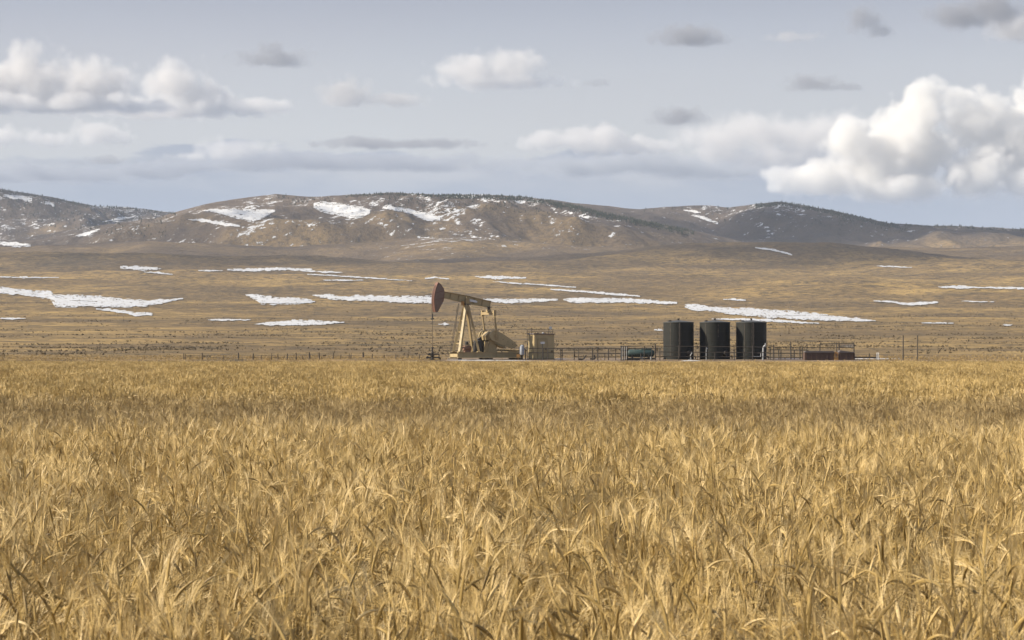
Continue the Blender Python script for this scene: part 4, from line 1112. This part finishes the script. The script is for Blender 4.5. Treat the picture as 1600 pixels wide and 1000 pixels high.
t = empty('ground_pipe', (X(1335, 289.5), 289.5, gz(X(1335, 289.5), 289.5)))
tag(t, 'dark pipe lying on low stands right of the low rusty tanks', 'pipe')
MB().tube((0, 0, 0.28), (X(1371, 289.5) - X(1335, 289.5), 0, 0.24), 0.085, n=8).build('pipe', DARK, t)
for px in (1335.2, 1358.5, 1369): MB().tube((X(px, 289.5) - X(1335, 289.5), 0, -0.05), (X(px, 289.5) - X(1335, 289.5), 0, 0.75 if px < 1360 else 0.62), 0.05, n=6).build('stand', PIPE, t)
for px, lab in ((1370.5, 'short white marker post, the left of a pair'), (1373, 'short white marker post, the right of a pair')):
    x = X(px, 288.8); o = empty('marker_post', (x, 288.8, gz(x, 288.8))); tag(o, lab + ', beyond the ground pipe', 'post', 'white marker posts')
    MB().tube((0, 0, -0.1), (0, 0, 0.78), 0.045, n=7).build('shaft', WHITE, o); MB().tube((0, 0, 0.78), (0, 0, 0.84), 0.05, 0.02, n=7).build('cap', SILVER, o)
for px, lab in ((1411, 'tall dark post on the right, nearer the pad'), (1433.5, 'tall dark post farthest right')):
    x = X(px, 289); o = empty('tall_post', (x, 289, gz(x, 289))); tag(o, lab, 'post', 'two tall bare posts')
    h = ZC + (YH - 525) * 289 / F - gz(x, 289)
    MB().tube((0, 0, -0.2), (0.02, 0, h), 0.085, 0.07, n=8).build('shaft', WOOD, o)
    MB().lathe([(0.0, h - 0.02), (0.10, h - 0.02), (0.10, h + 0.05), (0.0, h + 0.07)], 10, 'z', (0.02, 0, 0)).build('cap', DARK, o)

# ---- loose pipe ends on the pad
for i, (px, d, lean, lab) in enumerate(((912, 288.6, 0.5, 'bent dark pipe end sticking up behind the low rusty pipe fence'), (930, 289.2, -0.2, 'short dark valve stub left of the teal vessel pen'))):
    x = X(px, d); o = empty('pipe_stub', (x, d, gz(x, d))); tag(o, lab, 'pipe')
    MB().path([(-0.5, 0, 0.1), (0.0, 0, 0.16), (lean * 0.6, 0, 0.62)], 0.09, 8).build('stub', DARK, o)
    MB().box((-0.45, 0, 0.1), (0.3, 0.24, 0.26)).build('flange', PIPE, o)


# ---- old wire fence running off to the left
def wire_fence():
    d = 289.0
    ps = [(287.5, 552, 0.9), (290.5, 553, 0.7), (316, 551, 1.0), (324, 555, 0.6), (350, 555, 0.6), (372.7, 551, 1.25), (395, 552, 1.1), (408, 555, 0.6), (424, 551.5, 0.7), (434.6, 553, 0.9), (449, 552.5, 1.1), (463, 551, 1.1), (473, 555, 0.6),
          (484, 550.5, 1.5), (499, 550.5, 1.2), (520, 551, 1.0), (532, 554, 0.6), (545, 552, 0.7), (548, 552, 0.7), (568, 550.5, 1.7), (582, 553, 0.8), (600, 554, 0.7), (618, 553, 0.7), (637, 553, 0.7), (655, 553, 0.8)]
    x0 = X(ps[0][0], d); z0 = gz(x0, d)
    t = empty('wire_fence', (x0, d, z0)); tag(t, 'old wire fence on crooked wooden posts left of the pump jack', 'fence')
    rng = random.Random(4); tops = []
    for px, top, k in ps:
        x = X(px, d); zg = gz(x, d) - z0; h = ZC + (YH - top) * d / F - z0
        lean = rng.uniform(-0.09, 0.09)
        MB().tube((x - x0, 0, zg - 0.15), (x - x0 + lean, 0, max(h, zg + 0.5)), 0.075 * k, 0.06 * k, 7).build('post', WOOD, t)
        tops.append((x - x0 + lean * 0.8, zg))
    for hgt in (0.25, 0.5, 0.72):
        MB().path([(x, 0.09, zg + hgt + rng.uniform(-0.03, 0.03)) for x, zg in tops], 0.011, 4).build('wire', PIPE, t)


wire_fence()

# ------------------------------------------------------------------ vegetation beyond the crop
def plant_mat(name, cols, scale, trans=0.15):
    m, t, b = material(name)
    p = t.n('ShaderNodeNewGeometry').outputs['Position']
    n = t.noise(p, scale, 3.0, 0.6)
    t.set(b.inputs['Base Color'], t.mix(t.lin(n, 0.35, 0.65), cols[0], cols[1]))
    b.inputs['Roughness'].default_value = 0.9; b.inputs['Specular IOR Level'].default_value = 0.1
    return m


def shard_mass(name, x, y, z, hs, ws, n_sh, mat, seed, up=0.8):
    """many small plants, each a handful of leaf-like shards, as one mesh"""
    rs = np.random.RandomState(seed); N = len(x)
    a = rs.rand(N, n_sh) * 2 * np.pi; tilt = rs.rand(N, n_sh) ** 0.7 * up
    L = hs[:, None] * (0.55 + 0.6 * rs.rand(N, n_sh))
    dx, dy, dz = np.cos(a) * np.sin(tilt), np.sin(a) * np.sin(tilt), np.cos(tilt)
    b = np.stack([x[:, None] + ws[:, None] * 0.3 * np.cos(a) * rs.rand(N, n_sh), y[:, None] + ws[:, None] * 0.3 * np.sin(a) * rs.rand(N, n_sh), np.repeat((z - 0.03)[:, None], n_sh, 1)], -1)
    tip = b + np.stack([dx, dy, dz], -1) * L[..., None]
    w = ws[:, None] * (0.25 + 0.3 * rs.rand(N, n_sh)); c = rs.rand(N, n_sh) * np.pi
    sv = np.stack([np.cos(c), np.sin(c), 0.2 * rs.randn(N, n_sh)], -1) * w[..., None] * 0.5
    mid = b + (tip - b) * 0.6
    V = np.stack([b, mid - sv, mid + sv, tip], 2).reshape(-1, 3)
    k = np.arange(N * n_sh)[:, None] * 4
    Fq = (k + np.array([0, 1, 3, 2])[None, :])
    o = link(name, np_mesh(name, V, Fq, mat, smooth=False))
    return o


rs = np.random.RandomState(12)
SAGE = plant_mat("sage", ((0.125, 0.10, 0.064), (0.19, 0.15, 0.10)), 0.4)
DRYG = plant_mat("dry_grass", ((0.46, 0.33, 0.155), (0.33, 0.235, 0.115)), 0.5)
# sagebrush: ragged streaks across the prairie
n = 150000
r = np.exp(rs.uniform(np.log(304), np.log(2100), n)); a = rs.uniform(-R(13.5), R(13.5), n)
x, y = r * np.sin(a), r * np.cos(a)
den = fbm(x / 30, y / 22, 4, 41) + 0.35 * fbm(x / 160, y / 120, 2, 43)
keep = (den > 0.04 + 0.5 * rs.rand(n)) & (rs.rand(n) < 0.35 + 0.65 * sstep(r, 320, 480)) & ~((np.abs(x - 12) < 32) & (y < 315))
x, y, r = x[keep], y[keep], r[keep]
hs = 0.12 + 0.38 * rs.rand(len(x)) ** 2 * (0.6 + 0.4 * np.minimum(r / 600, 1.5))
tag(shard_mass('sagebrush', x, y, ground_z(x, y), hs, hs * 1.3, 5, SAGE, 2, 1.0), 'low dark sagebrush scattered in streaks over the prairie', 'sagebrush', kind='stuff')
# dead grass tufts at the pad's edge, the bank and the fence line
n = 26000
y = rs.uniform(268, 330, n); x = rs.uniform(-0.235, 0.235, n) * y
pxx = 800 + F * x / y
onpad = (pxx > 690) & (pxx < 1340) & (y > 276)
bank = np.exp(-((x + 16.5) / 8) ** 2 - ((y - 284.5) / 4) ** 2)
keep = (~onpad | (rs.rand(n) < 0.10)) & (rs.rand(n) < 0.35 + 0.65 * bank + 0.4 * (fbm(x / 6, y / 4, 3, 45) > 0))
x, y = x[keep], y[keep]; hs = 0.10 + 0.20 * rs.rand(len(x)) ** 1.5
tag(shard_mass('dry_grass', x, y, ground_z(x, y), hs, hs * 0.45, 7, DRYG, 3, 0.7), 'tufts of dead yellow grass around the well pad and fence', 'grass', kind='stuff')


# conifers on the crests: a far-off wood that reads as one mass
def forest():
    rs = np.random.RandomState(8)
    pts = []
    def band(x0, x1, n, fn, d0, d1, pw=1.0):
        px = rs.uniform(x0, x1, n); py = fn(px) + d0 + (d1 - d0) * rs.rand(n) ** pw
        pts.append((px, py))
    sa = lambda p: np.interp(p, [q[0] for q in A_SKY], [q[1] for q in A_SKY]); sb = lambda p: np.interp(p, [q[0] for q in B_SKY], [q[1] for q in B_SKY]); sC = lambda p: np.interp(p, [q[0] for q in C_SKY], [q[1] for q in C_SKY])
    band(690, 1085, 2100, sa, 0.8, 7, 1.0); band(540, 720, 420, sa, 0.8, 4.5); band(860, 1075, 900, sa, 2, 11)
    band(1180, 1400, 1300, sb, 0.8, 6.5); band(1385, 1700, 420, sb, 0.8, 4); band(1000, 1180, 60, sb, 1, 5)
    band(-60, 275, 420, sC, 0.8, 4); band(-60, 260, 900, sC, 2, 45, 1.2)
    band(420, 520, 120, sa, 1, 16); band(600, 700, 260, sa, 3, 30); band(700, 860, 240, sa, 5, 26); band(1100, 1350, 160, sb, 5, 30); band(1280, 1420, 200, sb, 4, 14)
    px = np.concatenate([p[0] for p in pts]); py = np.concatenate([p[1] for p in pts])
    x, y, z, r = project(px, py); ok = (r < 1e8) & (fbm(px / 16, py / 5, 3, 91) > -0.12 - 0.5 * rs.rand(len(px)))
    x, y, z, r = x[ok], y[ok], z[ok], r[ok]; N = len(x)
    h = (1.5 + 3.0 * rs.rand(N) ** 1.6) * (r / 4200); V, Fc = [], []
    ns = 6
    for k in range(3):       # three ragged skirts and a tip
        zb, zt, rb = (0.08 + 0.27 * k), (0.50 + 0.25 * k), (0.30 - 0.075 * k)
        ang = np.arange(ns) / ns * 2 * np.pi + rs.rand(N)[:, None] * 6.28
        rad = h[:, None] * rb * (0.7 + 0.6 * rs.rand(N, ns))
        ring = np.stack([x[:, None] + rad * np.cos(ang), y[:, None] + rad * np.sin(ang), z[:, None] + h[:, None] * (zb + 0.08 * rs.randn(N, ns) * 0.6)], -1)
        tip = np.stack([x, y, z + h * zt], -1)[:, None]
        V.append(np.concatenate([ring, tip], 1).reshape(-1, 3))
        base = (np.arange(N) * (ns + 1))[:, None, None] + k * N * (ns + 1)
        j = np.arange(ns); f = np.stack([j, (j + 1) % ns, np.full(ns, ns)], -1)[None]
        Fc.append((base + f).reshape(-1, 3))
    m = plant_mat("conifer", ((0.022, 0.03, 0.02), (0.04, 0.048, 0.03)), 0.05)
    tag(link('pine_forest', np_mesh('pine_forest', np.concatenate(V), np.concatenate(Fc), m, smooth=False)), 'dark conifer forest lining the crests of the hills', 'forest', kind='stuff')


forest()


# ------------------------------------------------------------------ ripe barley
def barley_material():
    m, t, b = material("barley_straw")
    geo = t.n('ShaderNodeNewGeometry')
    tone = t.n('ShaderNodeAttribute', attribute_name='tone').outputs['Fac']
    p = geo.outputs['Position']
    n = t.noise(p, 0.09, 3.0, 0.55); n2 = t.noise(p, 2.2, 2.0, 0.5)
    rp = t.n('ShaderNodeValToRGB', {0: t.math('ADD', tone, t.math('MULTIPLY', t.math('SUBTRACT', n2, 0.5), 0.35))})
    cr = rp.color_ramp
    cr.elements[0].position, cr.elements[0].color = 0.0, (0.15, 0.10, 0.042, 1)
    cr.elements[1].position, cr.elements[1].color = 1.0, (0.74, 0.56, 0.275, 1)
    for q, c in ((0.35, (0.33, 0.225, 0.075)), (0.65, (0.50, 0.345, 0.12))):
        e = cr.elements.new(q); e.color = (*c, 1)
    # painted cloud shade: a darker grey-brown belt in the straw colour across the field
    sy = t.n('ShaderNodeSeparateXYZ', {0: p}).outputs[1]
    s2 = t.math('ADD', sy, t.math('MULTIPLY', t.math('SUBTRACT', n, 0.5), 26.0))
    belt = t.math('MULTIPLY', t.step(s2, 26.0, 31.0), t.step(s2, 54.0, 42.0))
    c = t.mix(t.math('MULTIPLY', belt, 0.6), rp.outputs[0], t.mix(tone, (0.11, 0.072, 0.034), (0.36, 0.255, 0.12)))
    t.set(b.inputs['Base Color'], c)
    b.inputs['Roughness'].default_value = 0.55; b.inputs['Specular IOR Level'].default_value = 0.35
    tr = t.n('ShaderNodeBsdfTranslucent', {'Color': c})
    mx = t.n('ShaderNodeMixShader', {0: 0.08, 1: b.outputs[0], 2: tr.outputs[0]})
    t.set(m.node_tree.nodes['Material Output'].inputs['Surface'], mx.outputs[0])
    return m


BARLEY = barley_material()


class Plants:
    def __init__(s): s.v, s.f, s.t = [], [], []
    def strip(s, pts, widths, side, tone):
        """ribbon along pts"""
        o = len(s.v)
        for p, w in zip(pts, widths):
            s.v.append(tuple(p - side * w)); s.v.append(tuple(p + side * w)); s.t += [tone, tone]
        for k in range(len(pts) - 1): s.f.append((o + 2 * k, o + 2 * k + 1, o + 2 * k + 3, o + 2 * k + 2))
    def tube(s, pts, rad, n, tone, darkening=0.0):
        o = len(s.v); m = len(pts)
        for k, p in enumerate(pts):
            d = (pts[min(k + 1, m - 1)] - pts[max(k - 1, 0)]).normalized()
            q = d.cross(Vector((0.3, 1, 0.1))).normalized(); w = d.cross(q)
            for j in range(n):
                a = 2 * math.pi * j / n
                s.v.append(tuple(p + (q * math.cos(a) + w * math.sin(a)) * rad[k])); s.t.append(tone - darkening * (1 - k / (m - 1)))  # shade low in the stand painted in: tone falls towards the stem foot
        for k in range(m - 1):
            for j in range(n): s.f.append((o + k * n + j, o + k * n + (j + 1) % n, o + (k + 1) * n + (j + 1) % n, o + (k + 1) * n + j))


def barley_plant(P, bx, by, rng, lod):
    h = rng.gauss(0.77, 0.085)
    la = rng.uniform(-3.14, 3.14); lm = abs(rng.gauss(0.07, 0.09)); lean = Vector((math.cos(la), math.sin(la), 0)) * lm
    if rng.random() < 0.07: lean *= 3.0; h *= 0.9           # a few stalks broken over
    base = Vector((bx, by, 0)); tone = rng.gauss(0.41, 0.21)
    ns = 6 if lod == 0 else 2
    hs = h * rng.uniform(0.86, 0.97)
    stem = [base + Vector((lean.x * t * t, lean.y * t * t, t)) * hs for t in [k / ns for k in range(ns + 1)]]
    d = (stem[-1] - stem[-2]).normalized()
    # ear: carries on from the stem and nods over
    nod = R(max(4, min(160, rng.gauss(48, 45)))); na = rng.gauss(0.2, 1.9)
    nv = Vector((math.cos(na), math.sin(na), 0))
    ne = 5 if lod == 0 else 2
    el = rng.uniform(0.075, 0.105); ear = [stem[-1]]
    axis = d.cross(nv); axis = axis.normalized() if axis.length > 1e-3 else Vector((0, 1, 0))
    neck = 3 if lod == 0 else 1
    for k in range(neck):
        d = Matrix.Rotation(nod * 0.5 / neck, 3, axis) @ d; stem.append(stem[-1] + d * 0.045)
    ear = [stem[-1]]
    dirs = []
    for k in range(ne):
        d = Matrix.Rotation(nod * 0.5 / ne, 3, axis) @ d; dirs.append(d.copy()); ear.append(ear[-1] + d * el / ne)
    if lod == 0:
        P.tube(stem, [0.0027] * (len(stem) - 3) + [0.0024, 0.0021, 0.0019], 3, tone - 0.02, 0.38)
        P.tube(ear, [0.003, 0.0052, 0.0058, 0.0054, 0.0042, 0.0014][:ne + 1], 5, tone + 0.10)
        na_ = 10
    else:
        s = Vector((rng.uniform(-1, 1), rng.uniform(-0.4, 0.4), 0)).normalized()
        P.strip(stem, [0.0027] * len(stem), s, tone - 0.05)
        P.tube(ear, [0.004, 0.0085, 0.003], 3, tone + 0.08)
        na_ = 5
    for k in range(na_):
        f = (k + rng.random()) / na_; i = min(int(f * ne), ne - 1)
        p0 = ear[i] + (ear[i + 1] - ear[i]) * (f * ne - i); dd = dirs[i]
        o = Vector((rng.gauss(0, 1), rng.gauss(0, 1), rng.gauss(0, 1))); o = (o - dd * o.dot(dd)).normalized()
        sp = rng.uniform(0.06, 0.32); L = rng.uniform(0.09, 0.15)
        d1 = (dd + o * sp * 0.6).normalized(); d2 = (dd + o * sp * 1.3 + Vector((0, 0, -0.12))).normalized()
        sd_ = d1.cross(Vector((0.2, -1, 0.3))).normalized()
        wd = 0.0009 if lod == 0 else 0.0024
        if lod == 0: P.strip([p0, p0 + d1 * L * 0.5, p0 + d1 * L * 0.5 + d2 * L * 0.5], [wd, wd * 0.8, wd * 0.25], sd_, tone + 0.36 + rng.uniform(-0.05, 0.15))
        else: P.strip([p0, p0 + d1 * L * 0.5 + d2 * L * 0.5], [wd, wd * 0.4], sd_, tone + 0.22)
    for k in range(rng.choice((1, 2, 2)) if lod == 0 else 1):
        f = rng.uniform(0.2, 0.85); q = base + Vector((lean.x * f * f, lean.y * f * f, f)) * hs
        a = rng.uniform(0, 6.28); o = Vector((math.cos(a), math.sin(a), 0)); L = rng.uniform(0.10, 0.24); rise = rng.uniform(-0.2, 0.9)
        sd_ = Vector((-o.y, o.x, rng.uniform(-0.6, 0.6))).normalized(); m = 5 if lod == 0 else 3
        pts = [q + o * L * u + Vector((0, 0, L * (rise * u - 1.1 * u * u))) for u in [j / (m - 1) for j in range(m)]]
        P.strip(pts, [0.0023 * (1 - 0.85 * j / (m - 1)) * (1 if lod == 0 else 1.5) for j in range(m)], sd_, tone + rng.uniform(-0.22, 0.1))


def barley_clump(size, count, seed, lod):
    rng = random.Random(seed); P = Plants()
    for k in range(count): barley_plant(P, rng.uniform(-size / 2, size / 2), rng.uniform(-size / 2, size / 2), rng, lod)
    me = bpy.data.meshes.new('barley_clump'); me.from_pydata(P.v, [], P.f); me.update()
    a = me.attributes.new('tone', 'FLOAT', 'POINT'); a.data.foreach_set('value', np.clip(np.array(P.t, np.float32), 0, 1))
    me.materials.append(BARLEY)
    return bpy.data.objects.new('barley_clump', me)      # stays unlinked: only a source of geometry


def barley_field(name, label, clumps, pts, rots, scl, idx):
    me = bpy.data.meshes.new(name); me.vertices.add(len(pts)); me.vertices.foreach_set('co', np.asarray(pts, np.float32).ravel())
    a = me.attributes.new('rot', 'FLOAT_VECTOR', 'POINT'); a.data.foreach_set('vector', np.asarray(rots, np.float32).ravel())
    a = me.attributes.new('scl', 'FLOAT_VECTOR', 'POINT'); a.data.foreach_set('vector', np.asarray(scl, np.float32).ravel())
    a = me.attributes.new('idx', 'INT', 'POINT'); a.data.foreach_set('value', np.asarray(idx, np.int32))
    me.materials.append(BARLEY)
    o = link(name, me)
    ng = bpy.data.node_groups.new(name, 'GeometryNodeTree')
    ng.interface.new_socket("Geometry", in_out='INPUT', socket_type='NodeSocketGeometry')
    ng.interface.new_socket("Geometry", in_out='OUTPUT', socket_type='NodeSocketGeometry')
    t = NT(ng); gi, go = t.n('NodeGroupInput'), t.n('NodeGroupOutput')
    g2i = t.n('GeometryNodeGeometryToInstance')
    for c in reversed(clumps):
        oi = t.n('GeometryNodeObjectInfo'); oi.inputs['Object'].default_value = c
        t.t.links.new(oi.outputs['Geometry'], g2i.inputs[0])
    iop = t.n('GeometryNodeInstanceOnPoints')
    t.set(iop.inputs['Points'], gi.outputs[0]); t.set(iop.inputs['Instance'], g2i.outputs[0])
    iop.inputs['Pick Instance'].default_value = True
    def na(nm, ty):
        nd = t.n('GeometryNodeInputNamedAttribute', data_type=ty); nd.inputs['Name'].default_value = nm; return nd.outputs[0]
    t.set(iop.inputs['Instance Index'], na('idx', 'INT'))
    t.set(iop.inputs['Rotation'], na('rot', 'FLOAT_VECTOR')); t.set(iop.inputs['Scale'], na('scl', 'FLOAT_VECTOR'))
    t.set(go.inputs[0], iop.outputs[0])
    md = o.modifiers.new('crop', 'NODES'); md.node_group = ng
    tag(o, label, 'barley', kind='stuff')
    return o


def scatter(y0, y1, cell, seed, half=0.262):
    rs = np.random.RandomState(seed)
    ys = np.arange(y0, y1, cell); P = []
    for yy in ys:
        w = yy * half + 2.5; xs = np.arange(-w, w, cell)
        P.append(np.stack([xs, np.full_like(xs, yy)], -1))
    P = np.concatenate(P); P = P + (rs.rand(*P.shape) - 0.5) * cell * 0.9
    return P, rs


def lay(P, rs, nvar, hvar):
    z = ground_z(P[:, 0], P[:, 1]) - 0.02
    r = np.hypot(P[:, 0], P[:, 1])
    belt = np.exp(-((r - 38) / 9) ** 2)
    hh = 1 + hvar * fbm(P[:, 0] / 2.2, P[:, 1] / 1.6, 3, 77) + 0.05 * rs.randn(len(P)) - 0.08 * belt
    s = np.stack([1 + 0.08 * rs.randn(len(P)), 1 + 0.08 * rs.randn(len(P)), hh], -1)
    rot = np.stack([0.05 * rs.randn(len(P)), 0.05 * rs.randn(len(P)), rs.uniform(-3.1, 3.1, len(P))], -1)
    return np.column_stack([P, z]), rot, s, rs.randint(0, nvar, len(P))


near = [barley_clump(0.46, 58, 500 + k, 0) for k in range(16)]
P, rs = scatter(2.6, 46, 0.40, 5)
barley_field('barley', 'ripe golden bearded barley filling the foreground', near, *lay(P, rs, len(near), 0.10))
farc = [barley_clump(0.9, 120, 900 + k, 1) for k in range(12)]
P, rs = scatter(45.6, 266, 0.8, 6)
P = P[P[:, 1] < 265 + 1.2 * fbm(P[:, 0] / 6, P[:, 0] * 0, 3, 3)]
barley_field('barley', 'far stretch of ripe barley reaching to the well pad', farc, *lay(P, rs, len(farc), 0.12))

# ------------------------------------------------------------------ thin haze in the valley air
hm_ = bpy.data.materials.new("haze"); hm_.use_nodes = True
ht = NT(hm_.node_tree)
for nd in list(hm_.node_tree.nodes): hm_.node_tree.nodes.remove(nd)
hv = ht.n('ShaderNodeVolumePrincipled', {'Color': (0.72, 0.82, 1.0), 'Density': 4.6e-5, 'Anisotropy': 0.0})
ho = ht.n('ShaderNodeOutputMaterial'); ht.set(ho.inputs['Volume'], hv.outputs[0])
HZ_TOP = max(float(S.Z.max()) for S in (G, HA, HB, HC, FARH)) + 25.0
tag(MB().box((0, 3000, (HZ_TOP - 2.5) / 2), (26000, 26000, HZ_TOP + 2.5)).build('haze', hm_), 'thin pale haze filling the valley air', 'haze', kind='stuff')
